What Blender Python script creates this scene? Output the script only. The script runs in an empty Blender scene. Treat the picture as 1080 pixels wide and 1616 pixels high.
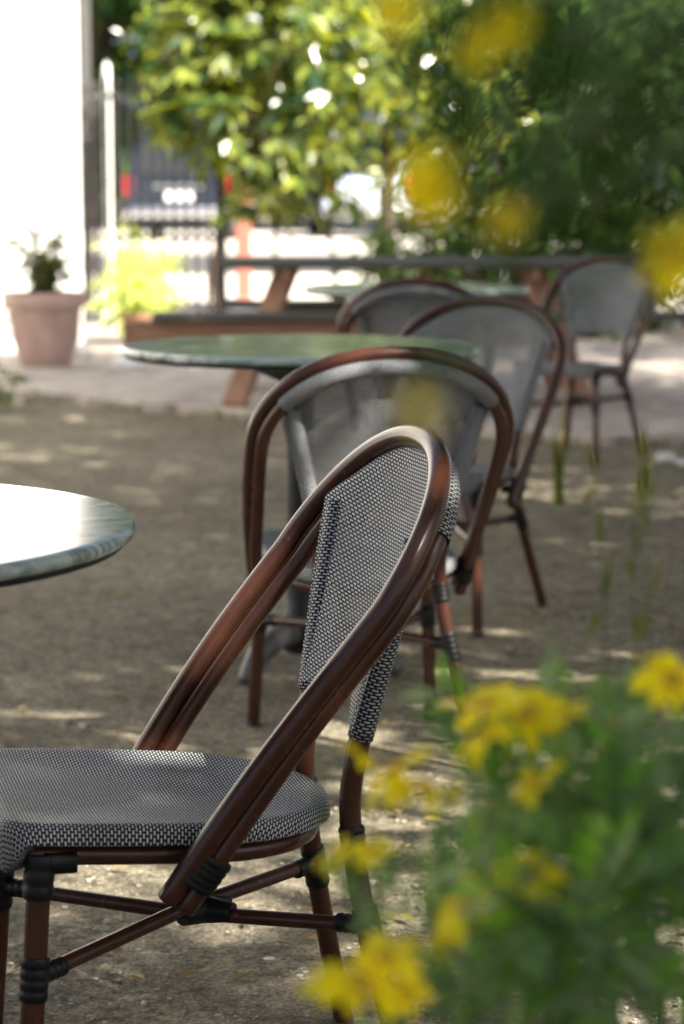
import bpy, bmesh, math, random
from mathutils import Vector, Matrix
import numpy as np

random.seed(7)
SC = bpy.context.scene
COL = SC.collection
PI = math.pi
R = math.radians

# ------------------------------------------------------------------ camera figures
F, HC, YH = 3656.5, 1.256, 292.9          # focal length in photo pixels, camera height, horizon row
TH = math.atan((808 - YH) / F)


def at(px, py, d):
    """World point seen at photo pixel (px, py) at distance d along Y."""
    u, v = (px - 540) / F, (808 - py) / F
    dx, dy, dz = u, math.cos(TH) + v * math.sin(TH), -math.sin(TH) + v * math.cos(TH)
    k = d / dy
    return Vector((dx * k, d, HC + dz * k))


# ------------------------------------------------------------------ object helpers
def tag(o, label=None, cat=None, group=None, kind=None):
    if label: o['label'] = label
    if cat: o['category'] = cat
    if group: o['group'] = group
    if kind: o['kind'] = kind
    return o


def empty(name, loc=(0, 0, 0), rz=0.0):
    o = bpy.data.objects.new(name, None)
    o.empty_display_size = 0.1
    o.location = loc
    o.rotation_euler = (0, 0, rz)
    COL.objects.link(o)
    return o


class MB:
    """Collects shapes and links them as one mesh object."""

    def __init__(self):
        self.v, self.f, self.uv, self.m = [], [], [], []

    def add(self, verts, faces, uvs=None, mi=0):
        b = len(self.v)
        self.v += [tuple(p) for p in verts]
        for i, f in enumerate(faces):
            self.f.append([b + k for k in f])
            self.m.append(mi)
            self.uv.append(uvs[i] if uvs else None)

    def box(self, c, s, rot=None, bev=0.0, mi=0):
        bm = bmesh.new()
        bmesh.ops.create_cube(bm, size=1)
        bmesh.ops.scale(bm, vec=s, verts=bm.verts)
        if bev:
            bmesh.ops.bevel(bm, geom=bm.edges[:], offset=bev, segments=2, affect='EDGES', profile=0.5)
        M = Matrix.Translation(c) @ (rot.to_4x4() if rot is not None else Matrix())
        bm.transform(M)
        bm.verts.ensure_lookup_table()
        self.add([v.co for v in bm.verts], [[v.index for v in f.verts] for f in bm.faces], mi=mi)
        bm.free()

    def prism(self, prof, x0, x1, mi=0):
        """Extrude a (y, z) outline along X."""
        n = len(prof)
        vs = [(x0, y, z) for y, z in prof] + [(x1, y, z) for y, z in prof]
        fs = [list(range(n - 1, -1, -1)), list(range(n, 2 * n))]
        fs += [[i, (i + 1) % n, n + (i + 1) % n, n + i] for i in range(n)]
        self.add(vs, fs, mi=mi)

    def lathe(self, prof, c=(0, 0, 0), n=32, mi=0):
        """Revolve (r, z) about the vertical through c."""
        vs, fs = [], []
        for r, z in prof:
            for k in range(n):
                a = 2 * PI * k / n
                vs.append((c[0] + r * math.cos(a), c[1] + r * math.sin(a), c[2] + z))
        for i in range(len(prof) - 1):
            for k in range(n):
                k2 = (k + 1) % n
                fs.append([i * n + k, i * n + k2, (i + 1) * n + k2, (i + 1) * n + k])
        self.add(vs, fs, mi=mi)

    def tube(self, pts, r, n=12, caps=True, mi=0, round_caps=False):
        pts = [Vector(p) for p in pts]
        rs = list(r) if hasattr(r, '__len__') else [r] * len(pts)
        if round_caps:
            d0 = (pts[0] - pts[1]).normalized(); d1 = (pts[-1] - pts[-2]).normalized()
            a, b = rs[0], rs[-1]
            pts = [pts[0] + d0 * a * .35, pts[0] + d0 * a * .22] + pts + [pts[-1] + d1 * b * .22, pts[-1] + d1 * b * .35]
            rs = [a * .55, a * .88] + rs + [b * .88, b * .55]
        T = []
        for i in range(len(pts)):
            T.append((pts[min(i + 1, len(pts) - 1)] - pts[max(i - 1, 0)]).normalized())
        ref = Vector((0, 1, 0)) if abs(T[0].y) < .9 else Vector((1, 0, 0))
        nrm = (ref - T[0] * ref.dot(T[0])).normalized()
        vs, L, l = [], [], 0
        for i, p in enumerate(pts):
            nrm = (nrm - T[i] * nrm.dot(T[i])).normalized()
            bn = T[i].cross(nrm)
            if i: l += (pts[i] - pts[i - 1]).length
            L.append(l)
            for k in range(n):
                a = 2 * PI * k / n
                vs.append(p + nrm * (rs[i] * math.cos(a)) + bn * (rs[i] * math.sin(a)))
        fs, uv = [], []
        rm = max(rs)
        for i in range(len(pts) - 1):
            for k in range(n):
                k2 = (k + 1) % n
                fs.append([i * n + k, i * n + k2, (i + 1) * n + k2, (i + 1) * n + k])
                u0, u1 = 2 * PI * k / n * rm, 2 * PI * (k + 1) / n * rm
                uv.append([(u0, L[i]), (u1, L[i]), (u1, L[i + 1]), (u0, L[i + 1])])
        if caps:
            fs.append(list(range(n - 1, -1, -1))); uv.append([(0, 0)] * n)
            fs.append([(len(pts) - 1) * n + k for k in range(n)]); uv.append([(0, 0)] * n)
        self.add(vs, fs, uv, mi)

    def build(self, name, mat, parent=None, smooth=True, angle=40):
        me = bpy.data.meshes.new(name)
        me.from_pydata(self.v, [], self.f)
        mats = mat if isinstance(mat, (list, tuple)) else [mat]
        for m in mats: me.materials.append(m)
        me.polygons.foreach_set('material_index', self.m)
        if any(u is not None for u in self.uv):
            lay = me.uv_layers.new(name='UVMap')
            flat = []
            for f, u in zip(self.f, self.uv):
                for k in range(len(f)):
                    flat += list(u[k]) if u else [0.0, 0.0]
            lay.data.foreach_set('uv', flat)
        if smooth:
            me.polygons.foreach_set('use_smooth', [True] * len(self.f))
            if angle < 180:
                me.set_sharp_from_angle(angle=R(angle))
        me.update()
        o = bpy.data.objects.new(name, me)
        COL.objects.link(o)
        if parent is not None: o.parent = parent
        return o


def spline(P, n=8):
    """Catmull-Rom through P."""
    P = [Vector(p) for p in P]
    Q = [P[0] * 2 - P[1]] + P + [P[-1] * 2 - P[-2]]
    out = []
    for i in range(1, len(Q) - 2):
        a, b, c, d = Q[i - 1:i + 3]
        for k in range(n):
            t = k / n
            out.append(.5 * ((2 * b) + (c - a) * t + (2 * a - 5 * b + 4 * c - d) * t * t + (3 * b - a - 3 * c + d) * t ** 3))
    out.append(P[-1])
    return out


KIDS = {}


def copy_tree(o, parent=None):
    c = o.copy()
    COL.objects.link(c)
    if parent is not None:
        c.parent = parent
    for ch in list(o.children):
        copy_tree(ch, c)
    return c


# ------------------------------------------------------------------ materials
def mat(name):
    m = bpy.data.materials.new(name)
    m.use_nodes = True
    nt = m.node_tree
    nt.nodes.clear()
    out = nt.nodes.new('ShaderNodeOutputMaterial')
    return m, nt, out


def N(nt, t, **kw):
    n = nt.nodes.new(t)
    for k, v in kw.items():
        if k.startswith('i_'):
            n.inputs[k[2:].replace('_', ' ')].default_value = v
        else:
            setattr(n, k, v)
    return n


def ramp(nt, stops, interp='LINEAR'):
    n = nt.nodes.new('ShaderNodeValToRGB')
    cr = n.color_ramp
    cr.interpolation = interp
    while len(cr.elements) < len(stops): cr.elements.new(.5)
    for e, (p, c) in zip(cr.elements, stops):
        e.position = p
        e.color = (*c, 1) if len(c) == 3 else c
    return n


def bump(nt, height, bsdf, strength=.3, dist=.01):
    b = N(nt, 'ShaderNodeBump')
    b.inputs['Strength'].default_value = strength
    b.inputs['Distance'].default_value = dist
    nt.links.new(height, b.inputs['Height'])
    nt.links.new(b.outputs[0], bsdf.inputs['Normal'])
    return b


def noisy(name, c0, c1, scale=8, rough=.6, spec=.5, bs=.2, bd=.005, metallic=0, detail=6, rough2=None, coat=0, stretch=None):
    m, nt, out = mat(name)
    tc = N(nt, 'ShaderNodeTexCoord')
    src = tc.outputs['Object']
    if stretch:
        mp = N(nt, 'ShaderNodeMapping'); mp.inputs['Scale'].default_value = stretch
        nt.links.new(src, mp.inputs[0]); src = mp.outputs[0]
    no = N(nt, 'ShaderNodeTexNoise'); no.inputs['Scale'].default_value = scale; no.inputs['Detail'].default_value = detail
    nt.links.new(src, no.inputs['Vector'])
    rp = ramp(nt, [(.3, c0), (.7, c1)])
    nt.links.new(no.outputs['Fac'], rp.inputs[0])
    b = N(nt, 'ShaderNodeBsdfPrincipled')
    nt.links.new(rp.outputs[0], b.inputs['Base Color'])
    b.inputs['Roughness'].default_value = rough
    b.inputs['Specular IOR Level'].default_value = spec
    b.inputs['Metallic'].default_value = metallic
    b.inputs['Coat Weight'].default_value = coat
    if rough2 is not None:
        mr = N(nt, 'ShaderNodeMapRange'); mr.inputs[3].default_value = rough; mr.inputs[4].default_value = rough2
        nt.links.new(no.outputs['Fac'], mr.inputs[0]); nt.links.new(mr.outputs[0], b.inputs['Roughness'])
    if bs: bump(nt, no.outputs['Fac'], b, bs, bd)
    nt.links.new(b.outputs[0], out.inputs[0])
    return m


def leaf_mat(name, cols, trans=.35, rough=.45, spec=.4, hue=.475):
    m, nt, out = mat(name)
    g = N(nt, 'ShaderNodeNewGeometry')
    rp = ramp(nt, [(i / (len(cols) - 1), c) for i, c in enumerate(cols)])
    nt.links.new(g.outputs['Random Per Island'], rp.inputs[0])
    b = N(nt, 'ShaderNodeBsdfPrincipled')
    nt.links.new(rp.outputs[0], b.inputs['Base Color'])
    b.inputs['Roughness'].default_value = rough
    b.inputs['Specular IOR Level'].default_value = spec
    t = N(nt, 'ShaderNodeBsdfTranslucent')
    hs = N(nt, 'ShaderNodeHueSaturation'); hs.inputs['Hue'].default_value = hue; hs.inputs['Saturation'].default_value = 1.15; hs.inputs['Value'].default_value = 2.0
    nt.links.new(rp.outputs[0], hs.inputs['Color'])
    nt.links.new(hs.outputs[0], t.inputs[0])
    mx = N(nt, 'ShaderNodeMixShader'); mx.inputs[0].default_value = trans
    nt.links.new(b.outputs[0], mx.inputs[1]); nt.links.new(t.outputs[0], mx.inputs[2])
    nt.links.new(mx.outputs[0], out.inputs[0])
    return m


def weave_mat(name, see_through=0.0):
    """Two-tone woven sling fabric: pale yarn cells over black yarn, UVs in metres."""
    m, nt, out = mat(name)
    uv = N(nt, 'ShaderNodeUVMap')
    br = N(nt, 'ShaderNodeTexBrick')
    br.offset = .5; br.offset_frequency = 2; br.squash = 1
    br.inputs['Scale'].default_value = 1
    br.inputs['Brick Width'].default_value = .0066
    br.inputs['Row Height'].default_value = .0046
    br.inputs['Mortar Size'].default_value = .00128
    br.inputs['Mortar Smooth'].default_value = .15
    br.inputs['Bias'].default_value = 0
    br.inputs['Color1'].default_value = (.55, .575, .60, 1)
    br.inputs['Color2'].default_value = (.43, .455, .48, 1)
    br.inputs['Mortar'].default_value = (.010, .011, .014, 1)
    wn = N(nt, 'ShaderNodeTexNoise'); wn.inputs['Scale'].default_value = 45; wn.inputs['Detail'].default_value = 3
    nt.links.new(uv.outputs[0], wn.inputs['Vector'])
    wv = N(nt, 'ShaderNodeVectorMath', operation='MULTIPLY_ADD'); wv.inputs[1].default_value = (.0020, .0010, 0)
    nt.links.new(wn.outputs['Color'], wv.inputs[0]); nt.links.new(uv.outputs[0], wv.inputs[2])
    ws = N(nt, 'ShaderNodeVectorMath', operation='MULTIPLY'); ws.inputs[1].default_value = (.6, 1, 1)
    nt.links.new(wv.outputs[0], ws.inputs[0]); nt.links.new(ws.outputs[0], br.inputs['Vector'])
    no = N(nt, 'ShaderNodeTexNoise'); no.inputs['Scale'].default_value = 7; no.inputs['Detail'].default_value = 4
    nt.links.new(uv.outputs[0], no.inputs['Vector'])
    rp = ramp(nt, [(.3, (.72, .71, .68)), (.65, (1, 1, 1))])
    nt.links.new(no.outputs['Fac'], rp.inputs[0])
    mu = N(nt, 'ShaderNodeMix', data_type='RGBA', blend_type='MULTIPLY'); mu.inputs[0].default_value = 1
    nt.links.new(br.outputs['Color'], mu.inputs[6]); nt.links.new(rp.outputs[0], mu.inputs[7])
    b = N(nt, 'ShaderNodeBsdfPrincipled')
    nt.links.new(mu.outputs[2], b.inputs['Base Color'])
    b.inputs['Roughness'].default_value = .5
    b.inputs['Specular IOR Level'].default_value = .18
    inv = N(nt, 'ShaderNodeMath', operation='SUBTRACT'); inv.inputs[0].default_value = 1
    nt.links.new(br.outputs['Fac'], inv.inputs[1])
    bump(nt, inv.outputs[0], b, .5, .0012)
    last = b.outputs[0]
    if see_through:
        tr = N(nt, 'ShaderNodeBsdfTransparent')
        mm = N(nt, 'ShaderNodeMath', operation='MULTIPLY'); mm.inputs[1].default_value = see_through
        nt.links.new(br.outputs['Fac'], mm.inputs[0])
        mx = N(nt, 'ShaderNodeMixShader')
        nt.links.new(mm.outputs[0], mx.inputs[0]); nt.links.new(last, mx.inputs[1]); nt.links.new(tr.outputs[0], mx.inputs[2])
        last = mx.outputs[0]
    nt.links.new(last, out.inputs[0])
    return m


def dirt_mat():
    m, nt, out = mat('packed_earth')
    tc = N(nt, 'ShaderNodeTexCoord')
    P = tc.outputs['Object']
    def noise(s, d=8, ro=.6):
        n = N(nt, 'ShaderNodeTexNoise'); n.inputs['Scale'].default_value = s; n.inputs['Detail'].default_value = d; n.inputs['Roughness'].default_value = ro
        nt.links.new(P, n.inputs['Vector']); return n
    big, mid, fine, clump = noise(.9, 5), noise(9, 8, .68), noise(120, 5, .75), noise(34, 7, .7)
    r1 = ramp(nt, [(.3, (.25, .219, .158)), (.5, (.34, .302, .22)), (.72, (.435, .392, .292))])
    nt.links.new(big.outputs['Fac'], r1.inputs[0])
    r2 = ramp(nt, [(.3, (.52, .51, .50)), (.52, (.9, .9, .9)), (.75, (1.25, 1.22, 1.15))])
    nt.links.new(mid.outputs['Fac'], r2.inputs[0])
    r3 = ramp(nt, [(.34, (.22, .22, .23)), (.5, (.9, .9, .9)), (.66, (1.75, 1.7, 1.6))])
    nt.links.new(fine.outputs['Fac'], r3.inputs[0])
    a = N(nt, 'ShaderNodeMix', data_type='RGBA', blend_type='MULTIPLY'); a.inputs[0].default_value = 1
    nt.links.new(r1.outputs[0], a.inputs[6]); nt.links.new(r2.outputs[0], a.inputs[7])
    c = N(nt, 'ShaderNodeMix', data_type='RGBA', blend_type='MULTIPLY'); c.inputs[0].default_value = .8
    nt.links.new(a.outputs[2], c.inputs[6]); nt.links.new(r3.outputs[0], c.inputs[7])
    r4 = ramp(nt, [(.36, (.38, .37, .36)), (.5, (.95, .95, .94)), (.64, (1.4, 1.38, 1.3))])
    nt.links.new(clump.outputs['Fac'], r4.inputs[0])
    e = N(nt, 'ShaderNodeMix', data_type='RGBA', blend_type='MULTIPLY'); e.inputs[0].default_value = .85
    nt.links.new(c.outputs[2], e.inputs[6]); nt.links.new(r4.outputs[0], e.inputs[7]); c = e
    vo = N(nt, 'ShaderNodeTexVoronoi'); vo.inputs['Scale'].default_value = 95
    nt.links.new(P, vo.inputs['Vector'])
    b = N(nt, 'ShaderNodeBsdfPrincipled')
    nt.links.new(c.outputs[2], b.inputs['Base Color'])
    b.inputs['Roughness'].default_value = .9
    b.inputs['Specular IOR Level'].default_value = .2
    ad = N(nt, 'ShaderNodeMath', operation='ADD')
    m1 = N(nt, 'ShaderNodeMath', operation='MULTIPLY'); m1.inputs[1].default_value = .5
    nt.links.new(fine.outputs['Fac'], m1.inputs[0])
    m2 = N(nt, 'ShaderNodeMath', operation='MULTIPLY_ADD'); m2.inputs[1].default_value = -.35
    nt.links.new(vo.outputs['Distance'], m2.inputs[0]); nt.links.new(mid.outputs['Fac'], m2.inputs[2])
    nt.links.new(m1.outputs[0], ad.inputs[0]); nt.links.new(m2.outputs[0], ad.inputs[1])
    a2 = N(nt, 'ShaderNodeMath', operation='MULTIPLY_ADD'); a2.inputs[1].default_value = 1.3
    nt.links.new(clump.outputs['Fac'], a2.inputs[0]); nt.links.new(ad.outputs[0], a2.inputs[2])
    bump(nt, a2.outputs[0], b, 1.0, .028)
    nt.links.new(b.outputs[0], out.inputs[0])
    return m


def paver_mat():
    m, nt, out = mat('patio_pavers')
    tc = N(nt, 'ShaderNodeTexCoord')
    mp = N(nt, 'ShaderNodeMapping'); mp.inputs['Rotation'].default_value = (0, 0, R(-38))
    nt.links.new(tc.outputs['Object'], mp.inputs[0])
    br = N(nt, 'ShaderNodeTexBrick'); br.offset = .5
    br.inputs['Scale'].default_value = 1
    br.inputs['Brick Width'].default_value = .4; br.inputs['Row Height'].default_value = .2
    br.inputs['Mortar Size'].default_value = .007; br.inputs['Mortar Smooth'].default_value = .3
    br.inputs['Color1'].default_value = (.42, .375, .335, 1); br.inputs['Color2'].default_value = (.33, .30, .27, 1)
    br.inputs['Mortar'].default_value = (.20, .17, .14, 1)
    nt.links.new(mp.outputs[0], br.inputs['Vector'])
    no = N(nt, 'ShaderNodeTexNoise'); no.inputs['Scale'].default_value = 5; no.inputs['Detail'].default_value = 8
    nt.links.new(tc.outputs['Object'], no.inputs['Vector'])
    rp = ramp(nt, [(.3, (.68, .66, .64)), (.7, (1.12, 1.1, 1.06))]); nt.links.new(no.outputs['Fac'], rp.inputs[0])
    mu = N(nt, 'ShaderNodeMix', data_type='RGBA', blend_type='MULTIPLY'); mu.inputs[0].default_value = 1
    nt.links.new(br.outputs['Color'], mu.inputs[6]); nt.links.new(rp.outputs[0], mu.inputs[7])
    b = N(nt, 'ShaderNodeBsdfPrincipled'); b.inputs['Roughness'].default_value = .85
    nt.links.new(mu.outputs[2], b.inputs['Base Color'])
    inv = N(nt, 'ShaderNodeMath', operation='SUBTRACT'); inv.inputs[0].default_value = 1
    nt.links.new(br.outputs['Fac'], inv.inputs[1])
    bump(nt, inv.outputs[0], b, .5, .008)
    nt.links.new(b.outputs[0], out.inputs[0])
    return m


def marble_mat():
    m, nt, out = mat('green_marble')
    tc = N(nt, 'ShaderNodeTexCoord')
    mp = N(nt, 'ShaderNodeMapping'); mp.inputs['Scale'].default_value = (1.0, 2.6, 2.6); mp.inputs['Rotation'].default_value = (0, 0, R(12))
    nt.links.new(tc.outputs['Object'], mp.inputs[0])
    no = N(nt, 'ShaderNodeTexNoise'); no.inputs['Scale'].default_value = 3.2; no.inputs['Detail'].default_value = 9; no.inputs['Distortion'].default_value = 1.6
    nt.links.new(mp.outputs[0], no.inputs['Vector'])
    rp = ramp(nt, [(.28, (.014, .022, .018)), (.38, (.09, .13, .11)), (.47, (.34, .40, .37)), (.54, (.13, .185, .16)), (.62, (.58, .64, .60)), (.70, (.20, .26, .235))])
    nt.links.new(no.outputs['Fac'], rp.inputs[0])
    b = N(nt, 'ShaderNodeBsdfPrincipled'); b.inputs['Roughness'].default_value = .19
    b.inputs['Specular IOR Level'].default_value = .5
    b.inputs['Coat Weight'].default_value = .12; b.inputs['Coat Roughness'].default_value = .06
    nt.links.new(rp.outputs[0], b.inputs['Base Color'])
    n2 = N(nt, 'ShaderNodeTexNoise'); n2.inputs['Scale'].default_value = 40
    nt.links.new(tc.outputs['Object'], n2.inputs['Vector'])
    bump(nt, n2.outputs['Fac'], b, .03, .002)
    nt.links.new(b.outputs[0], out.inputs[0])
    return m


def wood_mat(name, c0, c1, stretch=(1.2, 14, 14), rough=.7):
    return noisy(name, c0, c1, scale=3.5, rough=rough, bs=.25, bd=.004, detail=8, stretch=stretch)


def glass_dark(name, col=(.02, .025, .03)):
    return noisy(name, col, tuple(c * 1.3 for c in col), rough=.05, spec=.7, bs=0)


M = dict(
    dirt=dirt_mat(), paver=paver_mat(), marble=marble_mat(),
    weave=weave_mat('woven_sling'), mesh=weave_mat('woven_sling_single_layer', .28),
    brown=noisy('brown_bamboo_look_tube', (.040, .0145, .008), (.055, .021, .012), scale=22, rough=.22, rough2=.30, spec=.36, bs=.03, bd=.001, stretch=(1, 1, .35)),
    band=noisy('black_binding', (.004, .004, .0043), (.008, .008, .0083), scale=60, rough=.45, spec=.25, bs=.2, bd=.002),
    plastic=noisy('black_foot', (.015, .015, .015), (.03, .03, .03), rough=.6, bs=0),
    iron=noisy('dark_iron', (.010, .0105, .0115), (.02, .021, .022), scale=30, rough=.42, bs=.1, bd=.002, spec=.22),
    castiron=noisy('worn_cast_foot', (.045, .045, .045), (.09, .087, .08), scale=18, rough=.5, bs=.2, bd=.003),
    stucco=noisy('white_stucco', (.80, .79, .77), (.88, .87, .85), scale=14, rough=.9, bs=.3, bd=.01),
    terracotta=noisy('terracotta', (.31, .205, .17), (.39, .275, .235), scale=6, rough=.8, bs=.15, bd=.004),
    soil=noisy('potting_soil', (.03, .022, .015), (.07, .05, .035), scale=40, rough=.95, bs=.6, bd=.02),
    redwood=wood_mat('weathered_redwood', (.17, .085, .05), (.28, .15, .095)),
    greywood=wood_mat('greyed_table_boards', (.04, .04, .032), (.085, .082, .066)),
    redpost=wood_mat('red_stained_post', (.24, .085, .058), (.32, .125, .09), stretch=(14, 14, 1.2)),
    steel=noisy('grey_fence_steel', (.14, .14, .137), (.19, .188, .18), scale=20, rough=.55, bs=.05, bd=.002),
    darksteel=noisy('dark_grey_post_steel', (.075, .073, .072), (.115, .112, .108), scale=20, rough=.55, bs=.05, bd=.002),
    whitepaint=noisy('white_painted_pole', (.72, .72, .70), (.82, .82, .80), scale=10, rough=.5, bs=.05, bd=.002),
    concrete=noisy('pale_concrete', (.50, .47, .41), (.62, .58, .52), scale=2.5, rough=.9, bs=.2, bd=.01),
    asphalt=noisy('asphalt', (.06, .06, .06), (.10, .10, .10), scale=30, rough=.85, bs=.3, bd=.01),
    bark=noisy('bark', (.03, .021, .015), (.075, .055, .04), scale=12, rough=.9, bs=.7, bd=.03, stretch=(3, 3, .7)),
    paintblue=noisy('dark_blue_car_paint', (.012, .018, .032), (.016, .023, .04), rough=.22, bs=0, coat=.8),
    paintpale=noisy('pale_blue_car_paint', (.38, .45, .55), (.44, .51, .60), rough=.25, bs=0, coat=.8),
    chrome=noisy('bright_bumper', (.55, .56, .58), (.65, .66, .68), rough=.25, metallic=.9, bs=0),
    tyre=noisy('tyre_rubber', (.015, .015, .015), (.025, .025, .025), rough=.85, bs=0),
    red=noisy('red_lens', (.30, .010, .012), (.38, .015, .016), rough=.15, bs=0, coat=.5),
    plate=noisy('white_plate', (.7, .72, .76), (.78, .79, .8), rough=.4, bs=0),
    glass=glass_dark('car_glass'),
    stone=noisy('pale_stone', (.50, .50, .49), (.66, .66, .64), scale=9, rough=.8, bs=.4, bd=.02),
    pebble=noisy('pebble', (.16, .14, .11), (.42, .38, .31), scale=55, rough=.85, bs=.2, bd=.003),
    petal=leaf_mat('yellow_petal', [(.80, .62, .005), (.86, .72, .010), (.83, .67, .006)], .3, .6, .2, .503),
    disc=noisy('orange_flower_centre', (.45, .27, .01), (.58, .38, .012), scale=300, rough=.9, bs=.5, bd=.002),
    fadedpetal=leaf_mat('faded_petal', [(.20, .13, .04), (.16, .11, .03)], .25, .7, .2),
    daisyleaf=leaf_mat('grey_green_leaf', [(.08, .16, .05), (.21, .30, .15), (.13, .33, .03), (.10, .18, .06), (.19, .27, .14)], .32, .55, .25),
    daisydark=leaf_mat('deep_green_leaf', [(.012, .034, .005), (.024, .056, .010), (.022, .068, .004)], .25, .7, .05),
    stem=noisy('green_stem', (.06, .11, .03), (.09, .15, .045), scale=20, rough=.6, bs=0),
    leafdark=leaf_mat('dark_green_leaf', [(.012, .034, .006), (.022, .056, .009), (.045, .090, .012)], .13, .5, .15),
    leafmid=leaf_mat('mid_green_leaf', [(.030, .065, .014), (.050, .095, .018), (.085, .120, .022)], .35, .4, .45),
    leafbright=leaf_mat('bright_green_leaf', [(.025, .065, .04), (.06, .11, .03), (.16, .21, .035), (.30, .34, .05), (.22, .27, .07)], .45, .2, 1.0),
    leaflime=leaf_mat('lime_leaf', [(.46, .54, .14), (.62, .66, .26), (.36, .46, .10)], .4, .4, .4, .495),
    leafpot=leaf_mat('olive_leaf', [(.05, .08, .02), (.10, .12, .04), (.07, .10, .03)], .35, .45, .4),
    drystalk=noisy('dry_stalk', (.30, .22, .12), (.42, .33, .19), scale=20, rough=.8, bs=0),
    grass=leaf_mat('grass_blade', [(.06, .10, .02), (.12, .15, .03), (.16, .15, .05)], .3, .6, .2),
    litter=leaf_mat('dry_leaf', [(.12, .08, .04), (.20, .14, .06), (.16, .10, .05), (.36, .30, .09), (.13, .11, .05)], .15, .7, .2),
)


def wear(m, c, lo=.60, hi=.72, scale=70, fac=.55):
    nt = m.node_tree
    b = next(n for n in nt.nodes if n.type == 'BSDF_PRINCIPLED')
    src = b.inputs['Base Color'].links[0].from_socket
    tc = N(nt, 'ShaderNodeTexCoord'); no = N(nt, 'ShaderNodeTexNoise'); no.inputs['Scale'].default_value = scale; no.inputs['Detail'].default_value = 9; no.inputs['Roughness'].default_value = .75
    nt.links.new(tc.outputs['Object'], no.inputs['Vector'])
    mr = N(nt, 'ShaderNodeMapRange'); mr.inputs[1].default_value = lo; mr.inputs[2].default_value = hi; mr.inputs[4].default_value = fac
    nt.links.new(no.outputs['Fac'], mr.inputs[0])
    mx = N(nt, 'ShaderNodeMix', data_type='RGBA'); mx.inputs[7].default_value = (*c, 1)
    nt.links.new(mr.outputs[0], mx.inputs[0]); nt.links.new(src, mx.inputs[6]); nt.links.new(mx.outputs[2], b.inputs['Base Color'])


wear(M['brown'], (.16, .11, .075))
wear(M['band'], (.06, .055, .05), scale=90)
wear(M['terracotta'], (.55, .47, .42), .5, .7, 14, .5)


# ------------------------------------------------------------------ the ground
def gz(y):
    return 0.0 if y < 26 else (.25 * (y - 26) / 16 if y < 42 else .25)


def strip(name, x0, x1, ys, lift, m, nx=1):
    mb = MB()
    vs = [(x0 + (x1 - x0) * i / nx, y, gz(y) + lift) for y in ys for i in range(nx + 1)]
    w = nx + 1
    fs = [[j * w + i, j * w + i + 1, (j + 1) * w + i + 1, (j + 1) * w + i] for j in range(len(ys) - 1) for i in range(nx)]
    mb.add(vs, fs)
    return tag(mb.build(name, m, smooth=False), kind='structure')


def make_ground():
    # fine near patch so that the earth undulates, one sheet to the horizon
    xs = sorted(set([-150, -60, -25, -10] + [round(-5 + .1 * i, 3) for i in range(101)] + [10, 25, 60, 150]))
    ys = sorted(set([-60, -20, -6] + [round(1 + .1 * i, 3) for i in range(131)] + [-3, -1, 16, 18, 20, 22, 24, 26, 30, 34, 38, 42, 50, 70, 100, 250]))
    rnd = random.Random(3)
    ph = [(rnd.uniform(1.5, 7), rnd.uniform(0, 6.3), rnd.uniform(0, 6.3)) for _ in range(14)]
    def h(x, y):
        if abs(x) > 5 or y < 1 or y > 13: return gz(y) - (.012 if 10 < y < 21 else 0)
        s = 0
        for k, (fq, a, p) in enumerate(ph):
            s += math.sin(fq * (x * math.cos(a) + y * math.sin(a)) + p) / len(ph)
        return .016 * s + .003 * (rnd.random() - .5) - .004
    mb = MB()
    vs = [(x, y, h(x, y)) for y in ys for x in xs]
    w = len(xs)
    fs = [[j * w + i, j * w + i + 1, (j + 1) * w + i + 1, (j + 1) * w + i] for j in range(len(ys) - 1) for i in range(w - 1)]
    mb.add(vs, fs)
    tag(mb.build('ground', M['dirt'], angle=180), kind='structure')


make_ground()

# patio slab with an uneven front edge
EDGE = [(-9.0, 20.0), (-4.2, 16.0), (-2.06, 13.96), (-1.3, 13.2), (-.48, 12.5), (.4, 11.85), (1.3, 11.2), (1.9, 11.35), (4.0, 12.6), (9.0, 15.5)]
PZ = .05


def make_patio():
    mb = MB()
    rnd = random.Random(5)
    e = []
    for (a, b) in zip(EDGE[:-1], EDGE[1:]):
        n = max(2, int(math.dist(a, b) / .2))
        for k in range(n):
            t = k / n
            e.append((a[0] + (b[0] - a[0]) * t + rnd.uniform(-.012, .012), a[1] + (b[1] - a[1]) * t + rnd.uniform(-.012, .012)))
    e.append(EDGE[-1])
    n = len(e)
    vs = [(x, y, -.05) for x, y in e] + [(x, y, PZ - .008) for x, y in e] + [(x, y + .012, PZ) for x, y in e] + [(x, 21.5, PZ) for x, y in e] + [(x, 21.5, -.05) for x, y in e]
    fs = []
    for r in range(4):
        for i in range(n - 1):
            fs.append([r * n + i, r * n + i + 1, (r + 1) * n + i + 1, (r + 1) * n + i])
    mb.add(vs, fs)
    tag(mb.build('patio', M['paver'], smooth=False), kind='structure')


make_patio()
strip('pavement', -40, 40, [22.2, 24, 26, 28.6], .012, M['concrete'])
strip('road', -80, 80, [28.75, 32, 36, 36.9], .008, M['asphalt'])
strip('driveway', -40, 40, [37.05, 40, 42, 60], .014, M['concrete'])
for y0, y1 in ((28.6, 28.75), (36.9, 37.05)):
    kb = MB(); kb.box((0, (y0 + y1) / 2, gz(y0) + .02), (160, y1 - y0, .22), bev=.015)
    tag(kb.build('kerb', M['concrete'], smooth=False), kind='structure')

# ------------------------------------------------------------------ the bistro chair
A_END, A_WIDE, A_APEX = Vector((.0387, .233, .356)), Vector((-.2294, .275, .721)), Vector((-.362, 0, .912))
UP = (A_APEX - Vector((A_WIDE.x, 0, A_WIDE.z))).normalized()
NR = Vector((UP.z, 0, -UP.x)) * -1          # rear-down normal of the arch
if NR.x > 0: NR = -NR


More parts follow.
